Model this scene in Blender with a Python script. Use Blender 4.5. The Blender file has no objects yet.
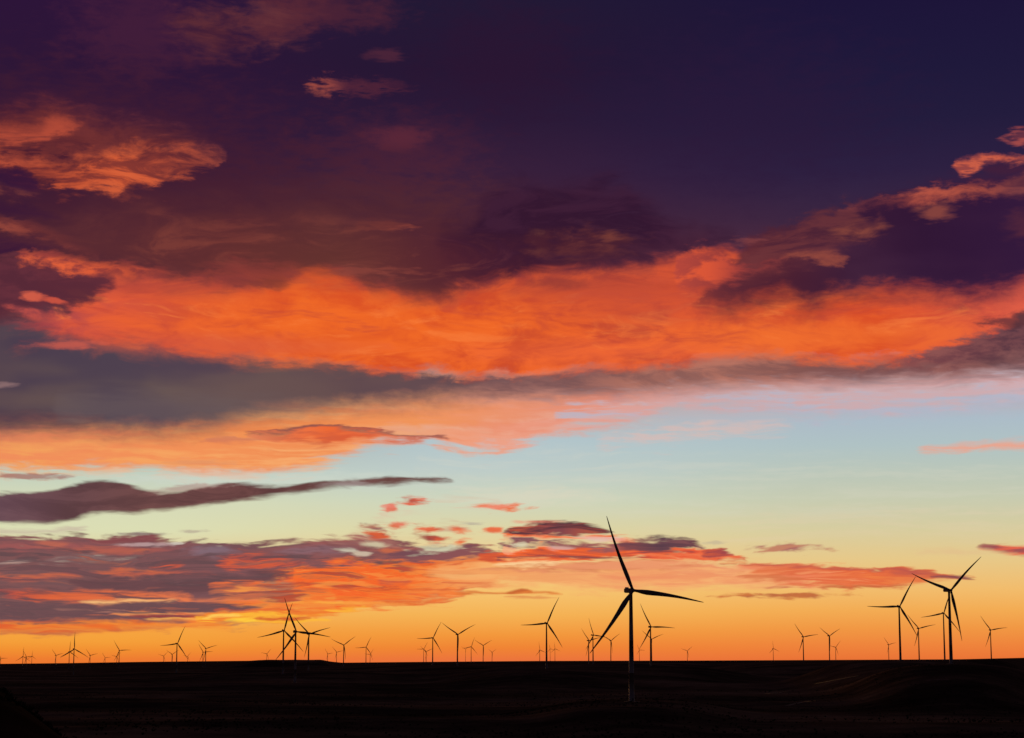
import bpy, bmesh, math, random
import numpy as np
from mathutils import Vector, Matrix

random.seed(7)
R = math.radians
scene = bpy.context.scene
col = scene.collection

# ------------------------------------------------------------------ camera
FPX = 2000.0                      # focal length in picture widths of 1024
PITCH = math.atan(291.5 / FPX)    # puts the level horizon low in the frame
cam_d = bpy.data.cameras.new('camera')
cam = bpy.data.objects.new('camera', cam_d)
col.objects.link(cam)
cam_d.sensor_width = 36.0
cam_d.lens = 36.0 * FPX / 1024.0
cam_d.clip_start = 0.5
cam_d.clip_end = 200000.0
cam.location = (0, 0, 0)
cam.rotation_euler = (R(90) + PITCH, 0, 0)
scene.camera = cam
scene.render.resolution_x = 1024
scene.render.resolution_y = 738
scene.view_settings.view_transform = 'Standard'
scene.view_settings.look = 'None'
scene.view_settings.exposure = 0
scene.view_settings.gamma = 1

CP, SP = math.cos(PITCH), math.sin(PITCH)


def ray(px, py):
    """world direction (x right, y ahead, z up) seen at a spot of the photo"""
    x, y = (px - 512) / FPX, -(py - 369) / FPX
    v = Vector((x, CP - SP * y, SP + CP * y))
    return v


def azel(px, py):
    v = ray(px, py).normalized()
    return math.degrees(math.atan2(v.x, v.y)), math.degrees(math.asin(v.z))


KD = 34.907   # sky units per degree: U grows with azimuth, V falls with elevation


def UV(px, py):
    a, e = azel(px, py)
    return 512 + a * KD, 660.5 - e * KD


FLAME = False


def lin(c):
    out = []
    if FLAME and c[0] > 185 and c[1] < 125 and c[2] > 50:      # fire-lit cloud leans to orange
        c = (c[0], c[1] + 6, c[2] - 10)
    if not FLAME and c[0] > 190 and c[1] < 115 and c[2] > 36:
        c = (c[0], c[1] + 1, c[2] - 4)
    if max(c[:3]) < 105 and c[2] > 40:               # dusk cloud leans to brown
        c = (c[0] + 1, c[1] + 1, c[2] - 1)
    for v in c[:3]:
        v /= 255.0
        out.append(v / 12.92 if v <= 0.04045 else ((v + 0.055) / 1.055) ** 2.4)
    return (out[0], out[1], out[2], 1.0)


# ------------------------------------------------------------------ node helper
class G:
    def __init__(self, tree):
        self.t = tree
        self.n = tree.nodes
        self.l = tree.links

    def put(self, sock, v):
        if isinstance(v, bpy.types.NodeSocket):
            self.l.new(v, sock)
        elif v is not None:
            sock.default_value = v

    def m(self, op, a, b=None, c=None, clamp=False):
        n = self.n.new('ShaderNodeMath')
        n.operation = op
        n.use_clamp = clamp
        self.put(n.inputs[0], a)
        self.put(n.inputs[1], b)
        if c is not None:
            self.put(n.inputs[2], c)
        return n.outputs[0]

    def vec(self, x, y, z=0.0):
        n = self.n.new('ShaderNodeCombineXYZ')
        self.put(n.inputs[0], x); self.put(n.inputs[1], y); self.put(n.inputs[2], z)
        return n.outputs[0]

    def vm(self, op, a, b=None):
        n = self.n.new('ShaderNodeVectorMath')
        n.operation = op
        self.put(n.inputs[0], a)
        if b is not None:
            self.put(n.inputs[1], b)
        return n.outputs[1] if op in ('LENGTH', 'DOT_PRODUCT') else n.outputs[0]

    def noise(self, v, scale=1.0, detail=5.0, rough=0.55, color=False, dist=0.0):
        n = self.n.new('ShaderNodeTexNoise')
        self.put(n.inputs['Vector'], v)
        n.inputs['Scale'].default_value = scale
        n.inputs['Detail'].default_value = detail
        n.inputs['Roughness'].default_value = rough
        n.inputs['Distortion'].default_value = dist
        return n.outputs['Color' if color else 'Fac']

    def rng(self, v, a, b, c=0.0, d=1.0, smooth=True):
        n = self.n.new('ShaderNodeMapRange')
        n.interpolation_type = 'SMOOTHSTEP' if smooth else 'LINEAR'
        n.clamp = True
        self.put(n.inputs['Value'], v)
        self.put(n.inputs['From Min'], a); self.put(n.inputs['From Max'], b)
        self.put(n.inputs['To Min'], c); self.put(n.inputs['To Max'], d)
        return n.outputs['Result']

    def mix(self, f, a, b, blend='MIX'):
        n = self.n.new('ShaderNodeMix')
        n.data_type = 'RGBA'
        n.blend_type = blend
        self.put(n.inputs[0], f)
        self.put(n.inputs[6], a)
        self.put(n.inputs[7], b)
        return n.outputs[2]

    def ramp(self, f, stops, interp='LINEAR'):
        n = self.n.new('ShaderNodeValToRGB')
        cr = n.color_ramp
        cr.interpolation = interp
        e = cr.elements
        while len(e) > 1:
            e.remove(e[-1])
        stops = sorted(stops, key=lambda s: s[0])
        e[0].position = min(max(stops[0][0], 0), 1)
        e[0].color = stops[0][1]
        for p, c in stops[1:]:
            k = e.new(min(max(p, 0), 1))
            k.color = c
        self.put(n.inputs[0], f)
        return n.outputs[0]

    def curve(self, f, pts):
        n = self.n.new('ShaderNodeFloatCurve')
        mp = n.mapping
        mp.use_clip = False
        c = mp.curves[0]
        pts = sorted(pts)
        c.points[0].location = pts[0]
        c.points[1].location = pts[-1]
        for p in pts[1:-1]:
            c.points.new(p[0], p[1])
        for p in c.points:
            p.handle_type = 'AUTO_CLAMPED'
        mp.update()
        self.put(n.inputs['Value'], f)
        return n.outputs[0]


# ------------------------------------------------------------------ the sky
world = bpy.data.worlds.new('World')
scene.world = world
world.use_nodes = True
wt = world.node_tree
wt.nodes.clear()
g = G(wt)
tc = wt.nodes.new('ShaderNodeTexCoord')
sep = wt.nodes.new('ShaderNodeSeparateXYZ')
wt.links.new(tc.outputs['Generated'], sep.inputs[0])
dx, dy, dz = sep.outputs
az = g.m('ARCTAN2', dx, dy)
el = g.m('ARCSINE', dz)
U = g.m('MULTIPLY_ADD', az, KD * 180 / math.pi, 512.0)
V = g.m('MULTIPLY_ADD', el, -KD * 180 / math.pi, 660.5)
U01 = g.m('MULTIPLY_ADD', U, 1 / 1424.0, 200 / 1424.0)
V01 = g.m('MULTIPLY_ADD', V, 1 / 700.0, 0.0)


def u01(u): return (u + 200) / 1424.0


# cloud noises: all in direction space, flatter towards the horizon
Wc = g.noise(g.vec(g.m('MULTIPLY', U, 1 / 150), g.m('MULTIPLY', V, 1 / 60), 3.1), 1, 4, 0.5, True)
ws = wt.nodes.new('ShaderNodeSeparateColor')
wt.links.new(Wc, ws.inputs[0])
wu = g.m('SUBTRACT', ws.outputs[0], 0.5)
wv = g.m('SUBTRACT', ws.outputs[1], 0.5)
Ud = g.m('MULTIPLY_ADD', wu, 60.0, U)
Vd = g.m('MULTIPLY_ADD', wv, 22.0, V)


def field(su, sv, z, detail=6, rough=0.58, dist=0.0):
    return g.noise(g.vec(g.m('MULTIPLY', Ud, 1 / su), g.m('MULTIPLY', Vd, 1 / sv), z), 1, detail, rough, False, dist)


N_edge = field(30, 13, 1.0, 6, 0.62)           # ragged edges, high cloud
N_low = field(44, 6.5, 5.0, 3, 0.52)           # ragged edges, flat cloud low down
N_fine = field(19, 5.0, 27.0, 3, 0.5)          # small tatters
N_puff = field(62, 26, 9.0, 6, 0.58, 0.6)       # billows
N_str = field(150, 9, 14.0, 5, 0.58)            # streaks
N_wisp = field(112, 28, 33.0, 8, 0.64, 1.2)     # curling fibres
N_flat = field(78, 6.4, 41.0, 5, 0.56, 0.8)    # the same, drawn out flat near the skyline
N_big = field(190, 70, 20.0, 3, 0.5)           # broad variation
E = {'edge': g.m('MULTIPLY_ADD', N_edge, 2.0, -1.0), 'low': g.m('MULTIPLY_ADD', N_low, 2.0, -1.0),
     'puff': g.m('MULTIPLY_ADD', N_puff, 2.0, -1.0), 'big': g.m('MULTIPLY_ADD', N_big, 2.0, -1.0)}
# (everything below is chained after the noises so that the shader stays small while it runs)
tie = g.m('ADD', g.m('ADD', g.m('ADD', g.m('ADD', g.m('ADD', N_edge, N_flat), N_wisp), N_fine), N_low), g.m('ADD', g.m('ADD', N_puff, N_str), N_big))
U = g.m('MULTIPLY_ADD', tie, 1e-5, U)
V = g.m('MULTIPLY_ADD', tie, 1e-5, V)
U01 = g.m('MULTIPLY_ADD', U, 1 / 1424.0, 200 / 1424.0)
V01 = g.m('MULTIPLY_ADD', V, 1 / 700.0, 0.0)
T = {'puff': N_puff, 'str': N_str, 'big': N_big, 'edge': N_edge, 'low': N_low, 'fine': N_fine, 'wisp': N_wisp, 'flat': N_flat}


def col_of(c):
    """one colour, or stops of colour by place along the horizon"""
    if isinstance(c, list):
        return g.ramp(U01, [(u01(UV(x, 400)[0]), lin(k)) for x, k in c])
    return lin(c)


def vramp(px, stops):
    return g.ramp(V01, [(UV(px, y)[1] / 700.0, lin(c)) for y, c in stops])


# clear-sky and high-veil gradients at three bearings
rl = vramp(90, [(0, (44, 20, 58)), (60, (44, 21, 56)), (120, (46, 23, 56)), (170, (52, 24, 54)), (215, (66, 30, 50)),
                (250, (74, 36, 50)), (290, (96, 48, 60)), (340, (80, 56, 70)), (420, (140, 105, 105)), (470, (190, 205, 190)),
                (500, (214, 218, 184)), (530, (220, 222, 180)), (560, (226, 205, 150)), (600, (243, 190, 105)), (628, (246, 166, 66)),
                (641, (245, 160, 58)), (650, (242, 144, 50)), (660, (238, 122, 48))])
rm = vramp(480, [(0, (33, 24, 54)), (70, (37, 22, 52)), (120, (42, 25, 56)), (170, (54, 30, 60)), (215, (66, 32, 56)),
                 (260, (84, 38, 52)), (330, (150, 84, 70)), (395, (196, 162, 154)), (440, (178, 197, 203)), (470, (190, 204, 200)),
                 (500, (205, 213, 188)), (530, (222, 213, 165)), (560, (240, 205, 140)), (590, (246, 196, 112)), (615, (245, 178, 84)),
                 (635, (243, 152, 60)), (648, (240, 132, 52)), (660, (236, 116, 60))])
rr = vramp(880, [(0, (28, 20, 58)), (70, (30, 24, 60)), (120, (34, 27, 62)), (170, (44, 31, 66)), (215, (58, 38, 68)),
                 (260, (80, 44, 66)), (330, (150, 84, 84)), (390, (188, 166, 176)), (420, (172, 188, 200)), (445, (176, 194, 196)),
                 (470, (186, 198, 186)), (500, (200, 203, 176)), (530, (215, 204, 158)), (560, (231, 200, 136)), (590, (242, 188, 108)),
                 (610, (243, 172, 84)), (628, (241, 152, 68)), (645, (239, 132, 60)), (660, (234, 114, 58))])
mid_w = g.rng(g.m('MULTIPLY_ADD', E['big'], 70.0, U), 90, 470)
right_w = g.rng(g.m('MULTIPLY_ADD', E['big'], 70.0, U), 480, 880)
sky = g.mix(right_w, g.mix(mid_w, rl, rm), rr)


nlay = [0]
GN = ['Sky', 'U01', 'V01', 'Uw', 'Vw', 'puff', 'str', 'big', 'edge', 'low', 'fine', 'wisp', 'flat']


EK = ['puff', 'big', 'edge', 'low', 'fine', 'mix']
GN += ['e_' + k for k in EK]
fn = g.m('MULTIPLY_ADD', T['fine'], 0.8, -0.4)
E0 = {k: g.m('MULTIPLY_ADD', T[k], 2.0, -1.0) for k in ('puff', 'big')}
E0['edge'] = g.m('ADD', g.m('MULTIPLY_ADD', T['edge'], 2.4, -1.2), fn)
E0['low'] = g.m('ADD', g.m('MULTIPLY_ADD', T['low'], 2.8, -1.4), g.m('MULTIPLY', fn, 1.5))
E0['fine'] = g.m('MULTIPLY_ADD', T['fine'], 2.4, -1.2)
E0['mix'] = g.m('ADD', g.m('MULTIPLY_ADD', T['fine'], 2.2, -1.1), g.m('MULTIPLY_ADD', T['low'], 1.6, -0.8))
T['str'] = g.m('MULTIPLY_ADD', fn, 0.35, T['str'])      # colour textures carry some of the tatters too
T['puff'] = g.m('MULTIPLY_ADD', fn, 0.30, T['puff'])


def open_group(name):
    """the clouds are kept in node groups, one for each storey of the sky"""
    global g, sky, U01, V01, Uw, Vw, T, E, wt_open
    gt = bpy.data.node_groups.new(name, 'ShaderNodeTree')
    for nm in GN:
        gt.interface.new_socket(nm, in_out='INPUT', socket_type='NodeSocketColor' if nm == 'Sky' else 'NodeSocketFloat')
    for nm in GN:
        gt.interface.new_socket(nm, in_out='OUTPUT', socket_type='NodeSocketColor' if nm == 'Sky' else 'NodeSocketFloat')
    gi = gt.nodes.new('NodeGroupInput')
    gn = wt.nodes.new('ShaderNodeGroup'); gn.node_tree = gt
    for nm, sk in zip(GN, [sky, U01, V01, Uw, Vw] + [E0[k[2:]] if k[:2] == 'e_' else T[k] for k in GN[5:]]):
        wt.links.new(sk, gn.inputs[nm])
    wt_open = (gt, gn, g)
    g = G(gt)
    o = gi.outputs
    sky, U01, V01, Uw, Vw = [o[nm] for nm in GN[:5]]
    T.update({k: o[k] for k in GN[5:] if k[:2] != 'e_'})
    E = {k: o['e_' + k] for k in EK}


def close_group():
    """hand everything on; each value is tied to the last cloud so that the groups are worked through in turn"""
    global g, sky, U01, V01, Uw, Vw, T, E, E0, wt_open
    gt, gn, g0 = wt_open
    go = gt.nodes.new('NodeGroupOutput')
    vals = [U01, V01, Uw, Vw] + [E[k[2:]] if k[:2] == 'e_' else T[k] for k in GN[5:]]
    gt.links.new(sky, go.inputs['Sky'])
    for nm, sk in zip(GN[1:], vals):
        gt.links.new(g.m('MULTIPLY_ADD', last_mask[0], 1e-7, sk), go.inputs[nm])
    g = g0
    sky, U01, V01, Uw, Vw = [gn.outputs[nm] for nm in GN[:5]]
    T.update({k: gn.outputs[k] for k in GN[5:] if k[:2] != 'e_'})
    E0 = {k: gn.outputs['e_' + k] for k in EK}


last_mask = [None]


def layer(mask, cA, cB=None, tex=None, lo=0.4, hi=0.6):
    global sky, U01, V01, Uw, Vw
    c = col_of(cA)
    if cB is not None:
        c = g.mix(g.rng(T[tex], lo, hi), c, col_of(cB))
    sky = g.mix(mask, sky, c)
    nlay[0] += 1
    last_mask[0] = mask
    if nlay[0] % 8 == 0:          # keep the long shader in order, layer after layer
        U01 = g.m('MULTIPLY_ADD', mask, 1e-7, U01)
        V01 = g.m('MULTIPLY_ADD', mask, 1e-7, V01)
        Uw = g.m('MULTIPLY_ADD', mask, 1e-5, Uw)
        Vw = g.m('MULTIPLY_ADD', mask, 1e-5, Vw)


def band(top, bot, cA, cB=None, tex='puff', lo=0.4, hi=0.6, st=6, sb=6, edge='edge', amp=10, op=1.0,
         hole=None, hlo=0.35, hhi=0.5):
    """a cloud between two edges traced along the horizon direction"""
    st *= 1.3; sb *= 1.3

    def conv(pts):
        return [UV(x, y) for x, y in pts]
    t, b = conv(top), conv(bot)
    u0 = min(t[0][0], b[0][0]); u1 = max(t[-1][0], b[-1][0])
    if u0 > 20:
        y = 0.5 * (t[0][1] + b[0][1])
        t = [(-200, y + 90), (u0 - 40, y + 30), (u0 - 12, y + 8 + amp * .4)] + t; b = [(-200, y - 90), (u0 - 40, y - 30), (u0 - 12, y - 8 - amp * .4)] + b
    if u1 < 1000:
        y = 0.5 * (t[-1][1] + b[-1][1])
        t = t + [(u1 + 12, y + 8 + amp * .4), (u1 + 40, y + 30), (1290, y + 90)]; b = b + [(u1 + 12, y - 8 - amp * .4), (u1 + 40, y - 30), (1290, y - 90)]
    ct = g.curve(U01, [(u01(u), v / 700) for u, v in t])
    cb = g.curve(U01, [(u01(u), v / 700) for u, v in b])
    ve = g.m('MULTIPLY_ADD', E[edge], amp / 700.0, V01)
    a = g.m('MULTIPLY_ADD', g.m('SUBTRACT', ve, ct), 700.0 / st, 0.4)
    c = g.m('MULTIPLY_ADD', g.m('SUBTRACT', cb, ve), 700.0 / sb, 0.4)
    m = g.rng(g.m('MINIMUM', a, c), 0, 1, 0, op)
    if hole:
        m = g.m('MULTIPLY', m, g.rng(T[hole], hlo, hhi))
    layer(m, cA, cB, tex, lo, hi)
    return m


def puff(x, y, rx, ry, cA, cB=None, tex='low', lo=0.4, hi=0.6, rot=0, soft=1.1, n='mix', na=1.1, op=1.0):
    """a small cloud: rounded patch with a broken rim"""
    u, v = UV(x, y)
    c, q = math.cos(R(rot)), math.sin(R(rot))
    x_ = g.m('MULTIPLY_ADD', Uw, c / rx, g.m('MULTIPLY_ADD', Vw, q / rx, -(u * c + v * q) / rx))
    y_ = g.m('MULTIPLY_ADD', Uw, -q / ry, g.m('MULTIPLY_ADD', Vw, c / ry, (u * q - v * c) / ry))
    d = g.m('SQRT', g.m('MULTIPLY_ADD', x_, x_, g.m('MULTIPLY', y_, y_)))
    m = g.rng(g.m('MULTIPLY_ADD', E[n], na, d), 1.0 + soft / 2, 1.0 - soft / 2, 0, op)
    layer(m, cA, cB, tex, lo, hi)


Uw = g.m('MULTIPLY_ADD', wu, 14.0, U)
Vw = g.m('MULTIPLY_ADD', wv, 8.0, V)

open_group('veils')
# ---- high dark veils
puff(290, 235, 190, 62, (92, 44, 46), (76, 36, 48), 'big', n='edge', soft=1.6, na=.6, op=.75)
puff(400, 150, 70, 30, (78, 34, 54), n='edge', soft=1.6, op=.5)
puff(140, 30, 60, 34, (78, 34, 60), n='edge', soft=1.5, op=.5)
puff(500, 60, 70, 50, (44, 20, 50), n='edge', soft=1.6, op=.5)
puff(760, 115, 110, 60, (44, 24, 58), n='edge', soft=1.8, op=.45)
puff(212, 30, 30, 19, (98, 46, 54), (72, 32, 52), 'wisp', rot=8, soft=1.8, n='edge', op=.85)
puff(276, 18, 34, 21, (112, 56, 58), (92, 42, 54), 'wisp', rot=-12, soft=1.7, n='edge', op=.85)
puff(330, 12, 60, 14, (86, 38, 54), n='edge', soft=1.5, op=.6)
# little lit tufts high up
band([(306, 83), (318, 78), (336, 77), (360, 80), (385, 82), (418, 88)], [(306, 88), (320, 92), (340, 96), (365, 97), (395, 93), (418, 90)],
     [(300, (200, 98, 76)), (328, (180, 84, 70)), (340, (96, 42, 58)), (420, (84, 36, 54))], [(300, (170, 80, 66)), (330, (120, 56, 60)), (345, (76, 34, 56)), (420, (60, 28, 54))], 'fine', st=8, sb=8, amp=16, op=.85, hole='fine', hlo=.3, hhi=.55)
puff(386, 55, 18, 5, (90, 42, 60), n='mix', soft=1.4, op=.55)
puff(398, 137, 26, 9, (100, 42, 58), n='edge', soft=1.6, op=.6)
# dark purple bank in the middle
band([(440, 232), (470, 215), (490, 188), (520, 184), (550, 192), (575, 184), (610, 182), (650, 200), (690, 232), (740, 244)],
     [(440, 262), (470, 285), (520, 290), (560, 276), (610, 270), (650, 264), (690, 252), (740, 246)],
     (46, 19, 46), (60, 28, 54), 'wisp', .42, .64, st=30, sb=26, edge='puff', amp=34, op=.9, hole='wisp', hlo=.2, hhi=.5)
puff(585, 246, 44, 13, (108, 52, 50), (74, 32, 46), 'puff', n='edge', soft=1.3, op=.8)
puff(540, 238, 12, 9, (100, 54, 54), (74, 32, 46), 'puff', n='edge', soft=1.3, op=.8)
puff(610, 237, 7, 5, (130, 66, 54), n='mix', soft=1.5, op=.7)
puff(383, 226, 20, 5, (160, 76, 60), (110, 50, 50), 'wisp', n='mix', na=1.8, soft=1.6, op=.75)
close_group()
open_group('upper_lit_cloud')
# lit cloud, upper left
puff(90, 155, 180, 62, (66, 28, 50), n='edge', soft=1.9, op=.8)
band([(0, 112), (35, 104), (60, 104), (100, 118), (140, 124), (175, 128), (200, 140), (222, 156)],
     [(0, 175), (40, 186), (70, 192), (100, 195), (122, 198), (150, 190), (185, 178), (205, 168), (222, 162)],
     [(0, (112, 46, 46)), (100, (116, 50, 50)), (160, (108, 48, 52)), (220, (120, 54, 54))],
     [(0, (84, 32, 44)), (100, (108, 46, 46)), (220, (70, 32, 50))], 'wisp', .4, .62, st=28, sb=10, amp=24, op=.92)
band([(0, 128), (35, 126), (58, 118), (80, 124)], [(0, 147), (30, 146), (50, 140), (80, 126)],
     (180, 76, 56), (120, 52, 50), 'wisp', .42, .6, st=18, sb=7, amp=12, op=.9)
band([(0, 152), (30, 160), (60, 166), (85, 160), (110, 152), (140, 148), (170, 148), (200, 152), (222, 157)],
     [(0, 164), (30, 172), (55, 186), (80, 188), (110, 190), (130, 188), (155, 184), (185, 174), (222, 161)],
     [(0, (190, 82, 58)), (60, (200, 86, 58)), (120, (216, 96, 62)), (180, (196, 84, 60)), (222, (140, 64, 58))],
     [(0, (150, 60, 48)), (110, (205, 86, 56)), (222, (110, 50, 54))], 'wisp', .43, .60, st=22, sb=9, amp=20, hole='wisp', hlo=.24, hhi=.46)
band([(0, 144), (50, 142), (90, 142)], [(0, 156), (45, 160), (90, 148)], (66, 26, 46), (100, 42, 48), 'edge', st=10, sb=10, amp=14, op=.9, hole='fine', hlo=.38, hhi=.5)
band([(0, 134), (60, 130), (130, 130), (222, 150)], [(0, 190), (100, 192), (150, 186), (222, 162)], (84, 34, 48), st=14, sb=10, amp=14, op=.7, hole='wisp', hlo=.5, hhi=.64)
band([(0, 182), (20, 184), (40, 196)], [(0, 196), (20, 202), (40, 200)], (112, 54, 54), (70, 30, 52), 'edge', st=8, sb=8, amp=12, op=.9)
band([(0, 166), (30, 172), (40, 186)], [(0, 184), (20, 190), (40, 190)], (48, 20, 56), None, st=8, sb=8, amp=10, op=.8)
band([(0, 218), (20, 220), (45, 228), (70, 238), (95, 250)], [(0, 230), (25, 234), (50, 242), (75, 252), (95, 258)],
     [(0, (158, 74, 60)), (50, (130, 58, 54)), (95, (118, 54, 56))], (104, 44, 50), 'edge', st=9, sb=9, amp=10, op=.9)
band([(0, 203), (30, 206), (60, 216)], [(0, 216), (30, 216), (60, 220)], (50, 20, 56), st=9, sb=9, amp=8, op=.6)
band([(0, 234), (30, 236), (60, 244)], [(0, 256), (30, 252), (60, 250)], (52, 20, 56), st=9, sb=7, amp=8, op=.8)

close_group()
open_group('middle_bands')
# ---- broad structure of the middle sky
# peach underside (below the grey bank)
band([(0, 400), (200, 400), (400, 380), (620, 360), (720, 345), (860, 340), (1024, 330)],
     [(0, 473), (67, 473), (120, 470), (234, 478), (300, 472), (342, 459), (375, 446), (425, 440), (452, 449), (499, 452), (542, 438),
      (592, 430), (642, 420), (684, 406), (765, 409), (882, 412), (960, 402), (1024, 396)],
     [(0, (242, 160, 92)), (200, (246, 164, 98)), (330, (246, 170, 110)), (420, (242, 160, 110)), (520, (238, 158, 128)), (620, (226, 158, 144)), (720, (214, 162, 158)),
      (860, (208, 168, 170)), (1024, (206, 176, 182))],
     [(0, (240, 142, 92)), (200, (243, 146, 88)), (330, (240, 142, 84)), (420, (238, 150, 112)), (520, (236, 162, 140)), (620, (216, 166, 160)), (720, (200, 168, 172)),
      (860, (196, 172, 180)), (1024, (194, 178, 190))], 'str', .38, .62, st=10, sb=14, edge='low', amp=14)
band([(430, 425), (560, 402), (650, 388), (760, 372), (900, 368), (1024, 358)], [(430, 440), (520, 436), (600, 416), (700, 394), (820, 398), (930, 396), (1024, 384)],
     [(430, (236, 140, 108)), (700, (226, 154, 140)), (1024, (216, 158, 154))], [(430, (240, 166, 130)), (1024, (206, 172, 172))], 'str', .4, .6, st=22, sb=22, edge='low', amp=16, op=.7)
band([(0, 425), (120, 428), (230, 424), (340, 412), (420, 404), (520, 398), (620, 384)], [(0, 446), (120, 446), (250, 442), (360, 432), (460, 428), (560, 416), (620, 402)],
     [(0, (232, 130, 92)), (250, (240, 136, 74)), (420, (240, 146, 84)), (620, (226, 136, 116))], None, 'str', st=18, sb=16, edge='low', amp=12, op=.75)
# grey-mauve bank
band([(0, 325), (37, 318), (83, 340), (134, 343), (187, 350), (234, 356), (342, 362), (409, 371), (459, 375), (542, 373), (576, 367), (640, 362), (684, 358), (749, 347), (799, 353), (849, 357), (912, 355), (966, 345), (1024, 325)],
     [(0, 434), (67, 432), (134, 436), (200, 432), (267, 419), (342, 412), (409, 407), (476, 400), (542, 395), (609, 391), (684, 388), (760, 384), (850, 380), (940, 374), (1024, 368)],
     [(0, (74, 60, 78)), (120, (78, 64, 80)), (230, (84, 66, 80)), (342, (84, 64, 78)), (460, (92, 70, 80)), (540, (112, 80, 86)), (620, (140, 92, 90)), (700, (158, 104, 98)), (800, (140, 88, 88)), (880, (132, 82, 84)), (950, (110, 70, 78)), (1024, (100, 66, 76))],
     [(0, (96, 76, 80)), (120, (102, 84, 82)), (230, (104, 82, 82)), (342, (102, 78, 80)), (460, (108, 80, 82)), (540, (132, 92, 90)), (620, (172, 112, 104)), (700, (190, 124, 110)), (880, (172, 108, 98)), (1024, (150, 98, 98))],
     'big', .38, .66, st=8, sb=28, edge='edge', amp=8)
band([(0, 412), (50, 410), (100, 416)], [(0, 430), (50, 432), (100, 422)], (84, 60, 72), st=12, sb=12, edge='low', amp=8, op=.6)
band([(60, 395), (160, 392), (260, 398), (330, 402)], [(60, 418), (160, 424), (260, 414), (330, 408)], (104, 88, 92), None, st=20, sb=14, edge='low', amp=8, op=.55)
band([(470, 388), (540, 376), (620, 366), (684, 358), (749, 346), (799, 352), (849, 356), (912, 354), (966, 345), (1024, 335)], [(470, 391), (540, 396), (620, 396), (684, 392), (760, 387), (850, 385), (940, 380), (1024, 372)],
     [(560, (114, 80, 82)), (640, (132, 88, 84)), (720, (146, 96, 88)), (800, (130, 84, 80)), (880, (122, 78, 78)), (1024, (100, 66, 72))], [(560, (140, 94, 90)), (640, (176, 112, 96)), (760, (186, 116, 98)), (880, (166, 102, 90)), (1024, (130, 84, 84))],
     'wisp', .38, .64, st=10, sb=20, edge='low', amp=10, op=.97)
# the great orange band
band([(0, 326), (20, 321), (60, 312), (95, 292), (115, 277), (150, 278), (187, 278), (240, 283), (277, 285), (294, 277), (320, 268), (342, 276), (385, 288), (425, 294), (476, 288), (502, 277), (542, 273), (600, 273), (643, 271), (684, 256), (702, 249), (730, 252), (770, 268), (850, 280), (1024, 270)],
     [(0, 322), (20, 326), (37, 330), (83, 341), (134, 344), (187, 353), (234, 358), (280, 362), (342, 366), (380, 372), (409, 375), (430, 370), (459, 376), (475, 378), (499, 375), (530, 376), (576, 371), (640, 369), (684, 365), (720, 356), (749, 354), (799, 360), (849, 363), (912, 361), (966, 350), (1000, 339), (1024, 326)],
     [(0, (170, 70, 70)), (60, (206, 80, 72)), (120, (226, 88, 60)), (200, (230, 92, 52)), (300, (238, 102, 44)), (420, (240, 102, 42)), (560, (236, 98, 46)), (680, (230, 92, 52)), (780, (236, 102, 52)), (880, (232, 92, 48)), (1024, (222, 92, 74))],
     [(0, (120, 54, 64)), (60, (176, 72, 72)), (120, (212, 84, 64)), (200, (206, 76, 52)), (300, (218, 80, 42)), (420, (216, 78, 42)), (560, (200, 74, 50)), (680, (192, 72, 56)), (780, (214, 82, 50)), (880, (218, 78, 44)), (1024, (200, 80, 72))],
     'puff', .36, .66, st=9, sb=12, edge='edge', amp=11)
puff(330, 330, 190, 26, (243, 108, 44), n='puff', soft=1.7, na=1.4, op=.45)
puff(600, 352, 120, 12, (240, 104, 62), n='puff', soft=1.7, na=1.4, op=.5)
puff(820, 335, 130, 14, (242, 112, 50), n='puff', soft=1.7, na=1.4, op=.6)
puff(640, 290, 90, 10, (196, 72, 52), n='puff', soft=1.7, na=1.6, op=.45)
close_group()
open_group('left_wisps')
band([(20, 268), (200, 285), (400, 298), (640, 275), (1024, 300)], [(20, 340), (200, 352), (400, 370), (640, 362), (1024, 318)], (184, 64, 54), st=20, sb=14, amp=14, op=.5, hole='wisp', hlo=.52, hhi=.70)
band([(60, 275), (200, 290), (400, 302), (640, 280), (1024, 300)], [(60, 336), (200, 350), (400, 366), (640, 358), (1024, 318)], (252, 132, 64), st=20, sb=14, amp=14, op=.45, hole='wisp', hlo=.48, hhi=.32)
band([(40, 262), (200, 272), (300, 262), (425, 286), (500, 270), (640, 262), (700, 252), (760, 262)], [(40, 280), (200, 296), (300, 288), (425, 306), (500, 296), (640, 292), (700, 280), (760, 280)],
     [(40, (190, 80, 62)), (300, (206, 84, 52)), (700, (206, 80, 58))], [(40, (160, 66, 60)), (700, (150, 56, 54))], 'wisp', st=10, sb=22, edge='puff', amp=20, op=.7)
puff(640, 300, 90, 16, (178, 66, 58), (206, 80, 56), 'wisp', n='puff', soft=1.8, na=1.6, op=.5)
puff(215, 345, 110, 9, (206, 84, 70), n='puff', soft=1.8, op=.5)
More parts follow.
